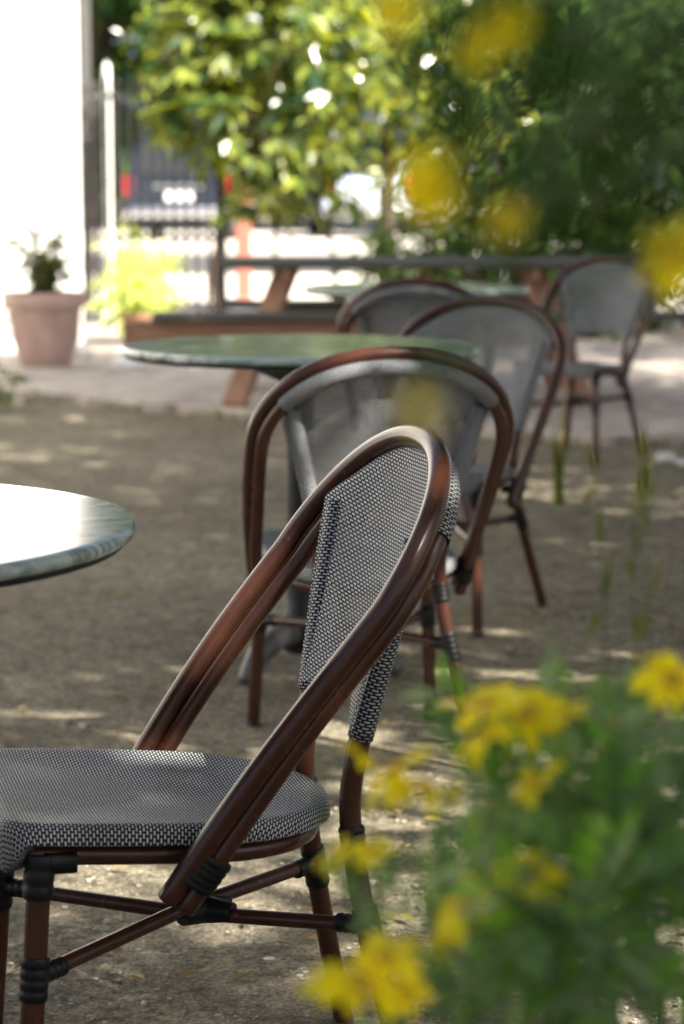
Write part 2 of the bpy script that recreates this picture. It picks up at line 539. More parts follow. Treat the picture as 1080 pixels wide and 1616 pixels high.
def arch_pts(inset=0.0, back=0.0, drop=0.0):
    half = []
    wide = A_WIDE
    for k in range(9):                       # leg of the arch, from its lower end up
        t = k / 9
        p = A_END.lerp(wide, t)
        p.y = A_END.y + (wide.y - A_END.y) * math.sin(t * PI / 2)
        p.x += .010 * math.sin(t * PI)
        s = min(1, t * 1.6)
        p.y -= inset * s
        p += NR * back
        half.append(p)
    b = (A_APEX - Vector((wide.x, 0, wide.z))).length - inset
    for k in range(0, 13):
        a = k / 12 * PI / 2
        p = Vector((wide.x, 0, wide.z)) + UP * (b * math.sin(a) ** .96)
        p.y = (wide.y - inset) * math.cos(a) ** .92 if k < 12 else 0
        p += NR * back
        half.append(p)
    other = [Vector((p.x, -p.y, p.z)) for p in half[:-1]][::-1]
    return half + other


def ridged(mb, p, q, r, n=5):
    """Binding wound round a tube from p to q: a row of soft ridges."""
    p, q = Vector(p), Vector(q)
    pts, rs = [], []
    for i in range(n * 6 + 1):
        t = i / (n * 6)
        pts.append(p.lerp(q, t)); rs.append(r * (.97 + .07 * abs(math.sin(t * n * PI)) ** .7))
    mb.tube(pts, rs, 16)


SEAT_Z = .432


def seat_outline(n=112):
    right = [(.247, 0), (.2485, .10), (.246, .175), (.235, .203), (.205, .2115), (.12, .2135), (.0, .2085), (-.07, .199), (-.13, .170), (-.18, .124), (-.21, .068), (-.221, 0)]
    P = spline([(x, y, 0) for x, y in right], 10)
    L = [0]
    for a, b in zip(P[:-1], P[1:]): L.append(L[-1] + (b - a).length)
    def samp(s):
        for i in range(len(L) - 1):
            if L[i + 1] >= s:
                t = (s - L[i]) / max(1e-9, L[i + 1] - L[i]); return P[i].lerp(P[i + 1], t)
        return P[-1]
    h = n // 2
    half = [samp(L[-1] * k / h) for k in range(h + 1)]
    return half + [Vector((p.x, -p.y, 0)) for p in half[1:-1]][::-1]


def make_seat(parent):
    O = seat_outline()
    n = len(O)
    nor = []
    for i in range(n):
        t = (O[(i + 1) % n] - O[i - 1]).normalized()
        nor.append(Vector((t.y, -t.x, 0)))
    if nor[0].x < 0: nor = [-v for v in nor]
    rings = []                              # (list of verts, list of uv)
    def z_top(x, y, s):
        sag = -.013 * (1 - s * s) ** 1.2
        return SEAT_Z - .003 + sag + .034 * (x + .22) / .48
    for s in (.06, .15, .27, .4, .52, .64, .75, .85, .92, .965):
        vs = [Vector((o.x * s, o.y * s, z_top(o.x * s, o.y * s, s))) for o in O]
        rings.append((vs, [(v.y, v.x) for v in vs]))
    def drop(o):
        t = min(1, max(0, (o.x - .222) / .02)); t = t * t * (3 - 2 * t)
        return .0215 + .040 * t
    base = [o * .965 for o in O]
    zb = [z_top(o.x, o.y, .965) for o in base]
    arc = [(.0075, -.0025), (.0115, -.008), (.0125, -.016)]
    for (out, dz) in arc:
        vs = [Vector((b.x, b.y, z)) + nn * out + Vector((0, 0, dz)) for b, z, nn in zip(base, zb, nor)]
        ln = abs(dz) + out
        rings.append((vs, [(b.y + nn.y * ln, b.x + nn.x * ln) for b, nn in zip(base, nor)]))
    for f in (.45, .8, 1.0):
        vs, uv = [], []
        for b, z, nn in zip(base, zb, nor):
            d = -.016 - (drop(b / .965) - .010) * f
            vs.append(Vector((b.x, b.y, z + d)) + nn * (.0125 - (.004 if f == 1 else 0)))
            ln = -d + .0125
            uv.append((b.y + nn.y * ln, b.x + nn.x * ln))
        rings.append((vs, uv))
    vs = [Vector((v.x * .9, v.y * .9, v.z - .002)) for v in rings[-1][0]]
    rings.append((vs, [(v.y, v.x) for v in vs]))
    mb = MB()
    V = [v for r, _ in rings for v in r]
    Fc, UV = [], []
    for r in range(len(rings) - 1):
        for i in range(n):
            j = (i + 1) % n
            Fc.append([r * n + i, r * n + j, (r + 1) * n + j, (r + 1) * n + i])
            UV.append([rings[r][1][i], rings[r][1][j], rings[r + 1][1][j], rings[r + 1][1][i]])
    Fc.append(list(range(n))[::-1]); UV.append([rings[0][1][i] for i in range(n)][::-1])
    m = len(rings) - 1
    Fc.append([m * n + i for i in range(n)]); UV.append([rings[m][1][i] for i in range(n)])
    mb.add(V, Fc, UV)
    return mb.build('seat', M['weave'], parent, angle=60)


def make_chair():
    root = empty('bistro_chair')
    # the two arches, each one bent tube ending below the seat on either side
    outer, inner = spline(arch_pts(), 3), spline(arch_pts(.016, .0258), 3)
    mb = MB(); mb.tube(outer, .0155, 16, round_caps=True)
    oa = mb.build('outer_arch', M['brown'], root)
    mb = MB(); mb.tube(inner, .0142, 16, round_caps=True)
    mb.build('inner_arch', M['brown'], root)
    for s in (-1, 1):
        c = A_END.copy(); c.y *= s
        d = (Vector((A_WIDE.x, A_WIDE.y * s, A_WIDE.z)) - c).normalized()
        mid = c + NR * .013 + d * .055
        mb = MB()                            # black binding holding both tubes to the seat rail
        pts, rs = [], []
        for i in range(25):
            t = i / 24
            pts.append(mid + d * (.047 * (t - .5)))
            rs.append(.0295 * (.98 + .05 * abs(math.sin(t * 5 * PI)) ** .7))
        mb.tube(pts, rs, 20)
        # flatten it sideways so it hugs the pair
        cc = mid
        mb.v = [tuple(Vector((v[0], cc.y + (v[1] - cc.y) * .66, v[2]))) for v in mb.v]
        mb.build('binding', M['band'], oa)
        mb = MB(); q = Vector((mid.x + .012, s * .195, .388))
        mb.tube([mid, q], [.012, .012], 12)
        mb.build('seat_bracket', M['band'], root)
    # rear posts run from the arch down to the feet
    for s in (-1, 1):
        pts = spline([(-.297, s * .204, .797), (-.265, s * .169, .66), (-.2386, s * .140, .5284), (-.227, s * .131, .44), (-.233, s * .138, .35), (-.256, s * .160, .22), (-.305, s * .203, .0)], 6)
        mb = MB(); mb.tube(pts, .0150, 16)
        leg = mb.build('rear_leg', M['brown'], root)
        mb = MB(); mb.tube([Vector((-.3015, s * .200, .012)), Vector((-.305, s * .203, .0))], .0165, 14)
        mb.build('foot_cap', M['plastic'], leg)
        mb = MB(); ridged(mb, (-.2415, s * .1465, .297), (-.2535, s * .158, .237), .0175, 5)
        mb.build('binding', M['band'], leg)
        mb = MB(); ridged(mb, (-.2280, s * .1325, .405), (-.2318, s * .1365, .365), .0175, 4)
        mb.build('binding', M['band'], leg)
        mb = MB(); mb.tube([(.196, s * .192, .412), (.226, s * .214, 0)], .0155, 16)
        leg = mb.build('front_leg', M['brown'], root)
        mb = MB(); mb.tube([(.2251, s * .2133, .012), (.2262, s * .2142, .0)], .0170, 14)
        mb.build('foot_cap', M['plastic'], leg)
        mb = MB(); mb.tube([(.192, s * .192, .404), (.150, s * .1945, .404)], [.0165, .0160], 14)
        mb.build('corner_sleeve', M['band'], leg)
        mb = MB(); ridged(mb, (.2053, s * .1986, .283), (.2095, s * .2017, .226), .0182, 4)
        mb.build('binding', M['band'], leg)
        mb = MB(); ridged(mb, (.1960, s * .1920, .415), (.2005, s * .1950, .358), .0195, 3)
        mb.build('binding', M['band'], leg)
    # crossed stretchers
    for s in (-1, 1):
        a, b = Vector((.207, s * .200, .256)), Vector((-.2475, -s * .152, .272))
        dz = .010 * s
        mb = MB(); mb.tube([a, a.lerp(b, .5) + Vector((0, 0, dz)), b], .0105, 12)
        st = mb.build('stretcher', M['brown'], root)
        dd = (b - a).normalized()
        for p0, p1 in ((a + dd * .008, a + dd * .050), (b - dd * .046, b - dd * .006)):
            mb = MB(); ridged(mb, p0, p1, .0130, 4)
            mb.build('binding', M['band'], st)
    mb = MB()
    cx = Vector((-.0516, 0, .264))
    for sx, sy in ((1, 1), (1, -1)):
        dd = Vector((.4545, .352 * sy, 0)).normalized() * .045
        mb.tube([cx - dd + Vector((0, 0, .0)), cx, cx + dd], [.0135, .0205, .0135], 14)
    mb.build('cross_binding', M['band'], root)
    # rail under the seat
    O = seat_outline(72)
    loop = [Vector((o.x * .89, o.y * .89, .386 + .030 * (o.x + .22) / .48)) for o in O]
    mb = MB(); mb.tube(loop + [loop[0], loop[1]], .0135, 12, caps=False)
    mb.build('seat_rail', M['brown'], root)
    make_seat(root)
    # woven back: one layer between sleeves that wrap the posts and the top of the inner arch
    sec = [p for p in inner if p.z > .803 or (abs(p.y) < .19)]
    sec = [p for p in sec if p.z > .788]
    n = 44
    def sec_at(t):
        k = t * (len(sec) - 1); i = min(len(sec) - 2, int(k)); return sec[i].lerp(sec[i + 1], k - i)
    def post_at(t, s):
        P = [(-.2386, .140, .5284), (-.265, .169, .66), (-.297, .204, .797)]
        q = spline(P, 10); k = t * (len(q) - 1); i = min(len(q) - 2, int(k)); p = q[i].lerp(q[i + 1], k - i)
        return Vector((p.x, p.y * s, p.z))
    rows, cols = 26, n
    V, UV = [], []
    fw = -NR * .0188
    for r in range(rows + 1):
        t = r / rows
        for c in range(cols + 1):
            s = 1 - 2 * c / cols
            b = Vector((-.2386 - .030 * (1 - s * s), .140 * s, .5284 + .026 * (1 - abs(s) ** 3.5)))
            T = sec_at(c / cols)
            p = b.lerp(T, t)
            # edges follow the posts
            e = post_at(t, 1 if s > 0 else -1)
            w = abs(s) ** 3
            if t < 1:
                p = p.lerp(Vector((e.x, p.y, p.z)), w * .8)
            p.x -= .012 * math.sin(PI * t) * (1 - s * s)
            p = p + fw
            p.y += math.copysign(.0135, s) * abs(s) ** 7;
            V.append(p); UV.append((p.y, (p - Vector((-.238, 0, .534))).dot(UP)))
    Fc, U2 = [], []
    w = cols + 1
    for r in range(rows):
        for c in range(cols):
            q = [r * w + c, r * w + c + 1, (r + 1) * w + c + 1, (r + 1) * w + c]
            Fc.append(q); U2.append([UV[k] for k in q])
    mb = MB(); mb.add(V, Fc, U2)
    panel = mb.build('back_panel', M['mesh'], root, angle=180)
    mb = MB()
    for s in (-1, 1):
        q = [post_at(i / 14, s) for i in range(15)]
        mb.tube(q, .0178, 18)
    mb.tube(sec, .0172, 18)
    mb.build('back_hem', M['weave'], panel, angle=180)
    return root


SPEC = [  # x, y, yaw (0 faces away, + turns left), z, pitch, label
    (-.2414, 3.09, 104.4, 0, 0, 'nearest bistro chair in sharp focus, seen side on with its seat towards the marble table'),
    (.0415, 5.143, 10.2, 0, 0, 'bistro chair with its back turned, right behind the sharp nearest chair'),
    (.290, 6.714, 153.6, 0, 0, 'bistro chair across the second table, its pale woven front turned to the viewer'),
    (.285, 8.72, -3.2, 0, 0, 'half hidden bistro chair with dark back turned, at the farthest round table'),
    (1.09, 10.75, 148, 0, 0, 'farthest bistro chair, standing by the patio edge with its pale back panel facing us'),
]
proto = make_chair()
for i, (x, y, a, z, pit, lab) in enumerate(SPEC):
    c = proto if i == 0 else copy_tree(proto)
    c.location = (x, y, z)
    c.rotation_euler = (0, R(pit), R(a + 90))
    tag(c, lab, 'chair', 'brown bistro chairs with black and white woven seats')


# ------------------------------------------------------------------ round marble tables
def make_table():
    root = empty('round_table')
    mb = MB()
    r, zt, th = .462, .85, .0195
    mb.lathe([(0.0005, zt), (.20, zt), (r - .0105, zt), (r - .0085, zt - .00005), (r - .003, zt - .0015), (r, zt - .006), (r + .001, zt - .010), (r, zt - th + .005), (r - .004, zt - th + .001), (r - .012, zt - th)], n=120)
    mb.build('table_top', M['marble'], root, angle=35)
    mb = MB()
    mb.lathe([(r - .012, zt - th), (r - .014, zt - th - .009), (r - .03, zt - th - .011), (.22, zt - th - .016), (.14, zt - th - .035), (.05, zt - th - .075), (.036, zt - th - .09)], n=64)
    mb.build('top_bracket', M['iron'], root)
    mb = MB()
    mb.lathe([(.036, zt - .09), (.0365, .22), (.040, .16), (.052, .14), (.056, .10), (.052, .06), (.03, .045)], n=32)
    mb.build('pedestal', M['iron'], root)
    for k in range(4):
        a = PI / 2 * k + R(62)
        d = Vector((math.cos(a), math.sin(a), 0))
        P = spline([d * .03 + Vector((0, 0, .10)), d * .12 + Vector((0, 0, .108)), d * .22 + Vector((0, 0, .075)), d * .285 + Vector((0, 0, .022))], 5)
        mb = MB(); mb.tube(P, [.030 + .006 * math.sin(i / (len(P) - 1) * PI) - .008 * i / (len(P) - 1) for i in range(len(P))], 14, round_caps=True)
        mb.v = [(v[0], v[1], max(0.0, v[2])) for v in mb.v]
        mb.build('foot', M['castiron'], root)
    return root


TABLES = [
    (-.714, 2.78, 20, 'polished green marble table beside the nearest chair, cut off at the picture edge'),
    (-.108, 5.96, 0, 'middle round marble table, directly beyond the nearer chair with its back turned'),
    (.30, 9.45, 40, 'farthest round marble table, mostly hidden by the chairs near the picnic table'),
]
tp = make_table()
for i, (x, y, a, lab) in enumerate(TABLES):
    t = tp if i == 0 else copy_tree(tp)
    t.location = (x, y, 0); t.rotation_euler = (0, 0, R(a))
    tag(t, lab, 'table', 'round marble tables on iron pedestals')


# ------------------------------------------------------------------ picnic table
def picnic_table():
    root = empty('picnic_table', (.55, 13.35, PZ), R(1.0))
    tag(root, 'long weathered wooden picnic table with attached benches on the patio', 'picnic table')
    x0, x1 = -1.24, 1.35
    for k in range(5):
        y = -.34 + .17 * k
        mb = MB(); mb.box(((x0 + x1) / 2, y, .770), (x1 - x0, .155, .042), bev=.006)
        mb.build('top_board', M['greywood'], root, smooth=False)
    for sy, nm in ((-1, 'bench'), (1, 'bench')):
        for k in range(2):
            mb = MB(); mb.box((-.08 if sy < 0 else .05, sy * (.60 + .15 * k), .50), (3.02 if sy < 0 else 2.6, .14, .042), bev=.006)
            bp = mb.build('bench_board', M['greywood'], root, smooth=False)
        mb = MB(); mb.box((-.62 if sy < 0 else -.1, sy * .735, .408), (2.26 if sy < 0 else 1.9, .045, .138), bev=.006)
        mb.build('bench_apron', M['redwood'], root, smooth=False)
    for xl in (-.86, .52):
        for s in (-1, 1):
            a = Vector((xl, s * .20, .745)); b = Vector((xl - .0, s * .62, 0.0))
            d = b - a
            # splayed leg leaning along the table as well
            b.x += -.30 if xl < 0 else .25
            d = b - a
            rot = d.to_track_quat('Z', 'Y').to_matrix()
            mb = MB(); mb.box((a + b) / 2, (.15, .045, d.length - .02), rot, bev=.006)
            mb.build('leg', M['redwood'], root, smooth=False)
        mb = MB(); mb.box((xl - .09, 0, .40), (.045, 1.30, .10), bev=.006)
        mb.build('bench_bearer', M['redwood'], root, smooth=False)
        mb = MB(); mb.box((xl, 0, .715), (.05, .80, .06), bev=.006)
        mb.build('top_cleat', M['redwood'], root, smooth=False)
    for xl, s in ((-.35, 1), (.45, -1)):
        a, b = Vector((xl + .3 * s, 0, .72)), Vector((xl - .35 * s, 0, .33))
        d = b - a
        mb = MB(); mb.box((a + b) / 2, (.09, .04, d.length), d.to_track_quat('Z', 'Y').to_matrix(), bev=.005)
        mb.build('brace', M['redwood'], root, smooth=False)


picnic_table()


# ------------------------------------------------------------------ leaves, plants, trees
def leaf_quad(mb, p, d, up, L, W, fold=.25, mi=0):
    d = d.normalized()
    s = d.cross(up)
    if s.length < 1e-4: s = d.cross(Vector((1, 0, .2)))
    s.normalize(); u = s.cross(d)
    a, c = p, p + d * L
    m = p + d * (L * .45)
    l, r = m + s * (W / 2) + u * (W * fold), m - s * (W / 2) + u * (W * fold)
    tip = c - u * (L * .12)
    mb.add([a, r, tip, l], [[0, 1, 2], [0, 2, 3]], mi=mi)


def rdir(rnd):
    while True:
        v = Vector((rnd.uniform(-1, 1), rnd.uniform(-1, 1), rnd.uniform(-1, 1)))
        if .05 < v.length < 1: return v.normalized()


def crown_mesh(lobes, n, L, W, rnd, droop=.35, shell=.45, palmate=False):
    """Leaves in clumps: twigs scattered through ellipsoid lobes, several leaves on each twig."""
    mb = MB()
    vol = [a * b * c for (_, (a, b, c)) in lobes]
    tot = sum(vol)
    for (ctr, rad), v in zip(lobes, vol):
        ctr = Vector(ctr)
        k = int(n * v / tot)
        per = 1 if palmate else 7
        for _ in range(max(1, k // per)):
            d = rdir(rnd); q = shell + (1 - shell) * rnd.random() ** .6
            q *= .82 + .3 * rnd.random()
            tw = ctr + Vector((d.x * rad[0], d.y * rad[1], d.z * rad[2])) * q
            if palmate:
                ax = (d * .5 + Vector((0, 0, -.5)) + rdir(rnd) * .8).normalized()
                nup = (Vector((0, 0, 1)) + d * .7 + rdir(rnd) * .5).normalized()
                side = ax.cross(nup).normalized()
                l0 = L * rnd.choice((.45, .6, .75, .9, 1.05, 1.25))
                for g in (-72, -40, 0, 40, 72):
                    dr = ax * math.cos(R(g)) + side * math.sin(R(g))
                    leaf_quad(mb, tw + dr * l0 * .06, dr - nup * .12, nup, l0 * (1 - abs(g) / 200), l0 * .38, .12)
            else:
                td = (d + rdir(rnd) * .7 + Vector((0, 0, -droop))).normalized()
                for j in range(per):
                    p = tw + td * (L * .55 * j) + rdir(rnd) * (L * .25)
                    dr = (td + rdir(rnd) * 1.0 + Vector((0, 0, -droop))).normalized()
                    leaf_quad(mb, p, dr, (Vector((0, 0, 1)) + rdir(rnd) * .7).normalized(), L * rnd.uniform(.65, 1.25), W * rnd.uniform(.7, 1.2))
    return mb


def tree(name, label, cat, x, y, z0, trunk_h, tr, lobes, n, L, W, m, seed, droop=.35, palmate=False, group=None, lean=0.0, stems=1):
    rnd = random.Random(seed)
    root = empty(name, (x, y, z0))
    tag(root, label, cat, group)
    mb = MB()
    for s in range(stems):
        ox = (s - (stems - 1) / 2) * .5
        top = Vector((lean + ox * .3, 0, trunk_h))
        P = spline([Vector((ox, 0, -.05)), Vector((ox + lean * .3 + rnd.uniform(-.04, .04), rnd.uniform(-.03, .03), trunk_h * .35)), Vector((ox * .6 + lean * .7, rnd.uniform(-.05, .05), trunk_h * .7)), top], 5)
        mb.tube(P, [tr * (1.25 if i == 0 else 1) * (1 - .5 * i / (len(P) - 1)) for i in range(len(P))], 10)
        for k, (c, r) in enumerate(lobes):
            if stems > 1 and k % stems != s: continue
            c = Vector(c)
            st = P[int(len(P) * (.55 + .4 * rnd.random()) - 1)]
            mid = st.lerp(c, .5) + Vector((rnd.uniform(-.1, .1), rnd.uniform(-.1, .1), .08)) * (c - st).length
            Q = spline([st, mid, c], 4)
            mb.tube(Q, [tr * .5 * (1 - .8 * i / (len(Q) - 1)) for i in range(len(Q))], 6)
    mb.build('trunk', M['bark'], root)
    crown_mesh(lobes, n, L, W, rnd, droop, palmate=palmate).build('crown', m, root, smooth=False)
    return root


def lobe_ring(rnd, cx, cy, cz, rx, ry, rz, k, size):
    out = []
    for _ in range(k):
        d = rdir(rnd); q = rnd.random() ** .4
        s = size * rnd.uniform(.75, 1.25)
        out.append(((cx + d.x * rx * q, cy + d.y * ry * q, cz + d.z * rz * q), (s, s, s * .7)))
    return out


G = random.Random(11)
# shade trees whose canopy roofs the seating area (trunks to the right and behind the camera)
SHADE = [
    (4.6, -1.6, 5.6, 2.6, 'tall shade tree behind the flower bush, its canopy over the nearest chair'),
    (4.4, 3.4, 5.5, 2.5, 'tall shade tree to the right of the second table, canopy overhead'),
    (4.7, 8.0, 5.6, 2.5, 'tall shade tree to the right of the farthest chair, canopy overhead'),
]
for i, (x, y, zc, r, lab) in enumerate(SHADE):
    lobes = lobe_ring(random.Random(40 + i), (-2.3, -2.3, -1.0)[i], 0, zc, r + (.9, .9, 0)[i], r, 1.0, (22, 22, 17)[i], 1.05)
    tree('shade_tree', lab, 'tree', x, y, 0, 4.3, .20, lobes, 13500, .18, .115, M['leafmid'], 60 + i, group='tall shade trees over the chairs')

# dense trees at the right of the patio
RIGHT = [
    (2.05, 18.6, [((-.55, 0, 1.9), (.85, .6, .7)), ((.1, 0, 1.35), (.8, .6, .55)), ((.5, .1, 2.3), (.9, .7, .7)), ((-.5, .1, 2.9), (.8, .6, .6)), ((-.7, 0, 1.15), (.55, .5, .4))], 'leafdark', 'dark leafy tree right of the picnic table with drooping branches'),
    (3.15, 19.6, [((-.3, 0, 1.6), (.9, .7, .8)), ((.4, 0, 2.3), (1.0, .8, .8)), ((-.4, 0, 2.8), (1.0, .8, .7)), ((.3, 0, 1.2), (.6, .5, .45))], 'leafdark', 'very dark bushy tree behind the farthest chair'),
]
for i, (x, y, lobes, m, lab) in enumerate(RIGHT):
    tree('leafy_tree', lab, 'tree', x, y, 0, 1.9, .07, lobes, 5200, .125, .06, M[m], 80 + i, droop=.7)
lobes = [((-.35, 0, 2.75), (.5, .4, .35)), ((.25, 0, 2.4), (.45, .4, .3)), ((.7, .1, 2.75), (.5, .4, .35)), ((.15, 0, 3.2), (.6, .5, .35)), ((.55, 0, 1.95), (.4, .3, .28)), ((-.15, .1, 2.05), (.3, .3, .25)), ((.95, 0, 2.2), (.4, .3, .3)), ((.35, .2, 1.5), (.3, .25, .2))]
tree('slender_tree', 'airy bright green tree on a dark trunk just right of the large-leaved tree', 'tree', .43, 22.0, 0, 2.2, .105, lobes, 2600, .13, .07, M['leafbright'], 88, droop=.6)
lobes = [((.0, 0, 1.75), (.32, .3, .26)), ((-.32, 0, 2.1), (.3, .3, .25)), ((.28, 0, 2.3), (.36, .3, .3)), ((-.1, 0, 2.65), (.4, .3, .3)), ((.45, 0, 1.5), (.25, .2, .2)), ((.2, 0, 3.05), (.4, .3, .3)), ((-.42, .1, 2.45), (.2, .2, .2)), ((.6, 0, 1.15), (.2, .2, .16)), ((.75, .1, 1.9), (.3, .3, .25))]
tree('slender_tree', 'small-leaved bright green tree left of the large-leaved tree, before the metal fence', 'tree', -1.05, 20.15, PZ, 1.9, .028, lobes, 3400, .085, .05, M['leafbright'], 89, droop=.3)
SHR = [(.62, 18.6, .42, .98, 'dark low shrub under the dark trees, leftmost of the row behind the picnic table'), (1.25, 19.3, .5, 1.2, 'tall bushy shrub under the dark trees, second from the left behind the picnic table'), (1.85, 18.5, .45, 1.05, 'dark shrub under the dark trees, third from the left behind the picnic table'), (2.35, 19.6, .4, 1.1, 'dark shrub under the dark trees, rightmost of the row behind the farthest chair')]
for i, (x, y, r, h, lab) in enumerate(SHR):
    rr = random.Random(170 + i)
    lb = [((rr.uniform(-.15, .15), rr.uniform(-.1, .1), h * q), (r * rr.uniform(.75, 1.1), r * .8, h * .26)) for q in (.22, .45, .62, .8)]
    tree('shrub', lab, 'shrub', x, y, 0, h * .6, .03, lb, 1700, .11, .06, M['leafmid'], 180 + i, droop=.4, group='shrubs behind the picnic table', stems=3)
lobes = lobe_ring(random.Random(57), -.7, 0, 5.3, 1.8, 1.5, .8, 11, .95)  # unseen tree, added to keep the sun off the picnic table
tree('shade_tree', 'unseen shade tree added right of the patio edge to shade the picnic table', 'tree', 4.9, 10.6, 0, 4.2, .17, lobes, 6000, .17, .11, M['leafmid'], 73, group='tall shade trees over the chairs')
# unseen tree, added to put the pot and the patio in shade
lobes = lobe_ring(random.Random(53), -1.0, -.3, 4.9, 1.6, 1.1, .7, 9, .75)
tree('shade_tree', 'smaller unseen tree added right of the picnic table to shade the patio and pot', 'tree', 2.75, 12.1, 0, 4.0, .12, lobes, 4200, .16, .10, M['leafmid'], 72, group='tall shade trees over the chairs')
lobes = lobe_ring(random.Random(51), -.6, 0, 5.6, 2.6, 2.6, 1.1, 14, 1.15)
tree('shade_tree', 'tall shade tree beyond the patio edge, canopy over the dark right-hand trees', 'tree', 6.6, 14.6, 0, 4.4, .22, lobes, 5200, .18, .11, M['leafmid'], 71, group='tall shade trees over the chairs')

# bright big-leaved young tree by the fence
rb = random.Random(5)
BL = [((-.55, 0, 1.85), (.42, .4, .42)), ((-.15, .1, 2.5), (.55, .45, .45)), ((.35, 0, 2.75), (.55, .45, .45)), ((.45, -.1, 1.95), (.45, .4, .5)), ((.05, 0, 1.55), (.5, .4, .4)), ((.6, 0, 1.35), (.4, .3, .35)), ((-.35, 0, 2.95), (.5, .4, .4)), ((.1, .1, 3.3), (.6, .5, .4)), ((-.25, .05, 1.2), (.35, .3, .25)), ((-.78, 0, 1.98), (.38, .3, .32)), ((-.75, .1, 2.3), (.4, .35, .4)), ((-.62, 0, 2.75), (.4, .3, .35)), ((.75, 0, 2.35), (.4, .35, .4)), ((-.95, 0, 2.3), (.25, .2, .3))]
tree('broadleaf_tree', 'bright yellow-green young tree with large leaves in front of the parked cars', 'tree', -.56, 19.9, PZ, 1.7, .026, [((a * .92, b, c * .95), (d * .92, e, f * .92)) for (a, b, c), (d, e, f) in BL] + [((rb.uniform(-1.0, .9), rb.uniform(-.3, .3), rb.uniform(1.3, 3.3)), (.16, .16, .14)) for _ in range(12)], 620, .25, .12, M['leafbright'], 91, palmate=True, stems=3)

# unseen hedges, added to cut the light from the right and behind the camera
for i, (lab, x0, x1, y0, y1, n) in enumerate((
        ('unseen tall green hedge added to darken the right of the seating area', 3.0, 3.3, -2.5, 9.5, 12000),
        ('unseen tall green hedge added behind the camera to darken the near end', -2.5, 3.0, -3.2, -3.4, 8000))):
    k = 11 if i == 0 else 6
    lobes = []
    for j in range(k):
        t = j / (k - 1)
        for z in (.6, 1.6, 2.6, 3.5):
            lobes.append(((x0 + (x1 - x0) * t, y0 + (y1 - y0) * t, z), (.55, .75, .62) if i == 0 else (.75, .5, .62)))
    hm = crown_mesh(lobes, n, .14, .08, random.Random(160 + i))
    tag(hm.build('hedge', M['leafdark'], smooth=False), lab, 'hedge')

# far street trees
FAR = [
    (-5.6, 52, 5.6, 3.6, 'leafdark', 'leftmost far dark street tree above the metal fence'),
    (-1.2, 56, 5.9, 3.8, 'leafmid', 'far street tree behind the dark blue car'),
    (3.4, 50, 5.2, 3.4, 'leafmid', 'far street tree with a thick dark trunk beyond the picnic table'),
    (8.6, 54, 5.6, 3.8, 'leafdark', 'far dark street tree at the right edge'),
    (-10.6, 56, 5.6, 3.8, 'leafdark', 'far dark street tree mostly behind the white wall'),
]
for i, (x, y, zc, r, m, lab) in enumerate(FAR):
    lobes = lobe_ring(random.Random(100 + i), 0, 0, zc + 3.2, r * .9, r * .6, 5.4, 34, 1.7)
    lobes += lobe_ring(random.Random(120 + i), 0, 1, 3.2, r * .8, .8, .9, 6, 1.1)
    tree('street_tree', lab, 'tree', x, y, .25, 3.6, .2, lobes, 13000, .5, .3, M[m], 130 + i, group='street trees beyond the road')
# hedge closing the view at the very back
hm = crown_mesh([((x, 62 + (i % 3), 1.7 + .4 * (i % 2)), (1.7, 1.0, 1.6)) for i, x in enumerate(range(-16, 18, 2))], 9000, .32, .2, random.Random(150))
tag(hm.build('hedge', M['leafdark'], smooth=False), 'long dark hedge at the back of the far drive', 'hedge')


# ------------------------------------------------------------------ wall, fence, posts
mb = MB(); mb.box((-6.43, 17.15, 3.75), (9.0, .30, 7.5), bev=.03)
tag(mb.build('white_wall', M['stucco'], smooth=False), 'tall sunlit white stucco wall at the left edge', 'wall')


root = empty('bounce_building', (-5.6, 8.4, 0))  # unseen building, added to bounce sunlight in from the left
tag(root, 'unseen white building added along the left to bounce sunlight onto the chairs', 'building')
mb = MB(); mb.box((0, 0, 2.4), (.4, 12.2, 4.8), bev=.02); mb.build('wall', M['stucco'], root, smooth=False)
mb = MB(); mb.box((-.1, 0, 4.87), (.8, 12.6, .14), bev=.02); mb.build('roof', M['greywood'], root, smooth=False)
for yy in (-4.2, .2, 4.3):
    mb = MB(); mb.box((.205, yy, 1.6), (.06, 1.1, 1.3), bev=.01); wf = mb.build('window', M['greywood'], root, smooth=False)
    mb = MB(); mb.box((.24, yy, 1.6), (.012, .95, 1.15)); mb.build('pane', M['glass'], wf, smooth=False)


def iron_fence():
    y = 20.6
    p0, p1 = at(141, 500, y).x, at(351, 500, y).x
    root = empty('iron_fence', ((p0 + p1) / 2, y, PZ))
    tag(root, 'grey metal picket fence between the white wall and the red post', 'fence')
    ox = (p0 + p1) / 2
    for x, w, h in ((p0, .085, 3.4), (p1, .085, 2.25)):
        mb = MB(); mb.box((x - ox, 0, h / 2 - .03), (w, w, h), bev=.006)
        mb.build('post', M['darksteel'], root, smooth=False)
    mb = MB(); mb.box((p0 - ox + .085, .02, 1.05), (.05, .05, 2.1), bev=.005)
    mb.build('gate_stile', M['darksteel'], root, smooth=False)
    for z in (.16, 1.98):
        mb = MB(); mb.box((0, 0, z), (p1 - p0 - .09, .035, .045), bev=.004)
        mb.build('rail', M['steel'], root, smooth=False)
    n = 10
    for k in range(n):
        x = p0 - ox + .13 + (p1 - p0 - .2) * (k + .5) / n
        mb = MB(); mb.box((x, 0, 1.09), (.036, .022, 1.98), bev=.003)
        mb.lathe([(.019, 2.08), (.014, 2.11), (.0005, 2.18)], (x, 0, 0), 8)
        mb.build('picket', M['steel'], root, smooth=False)


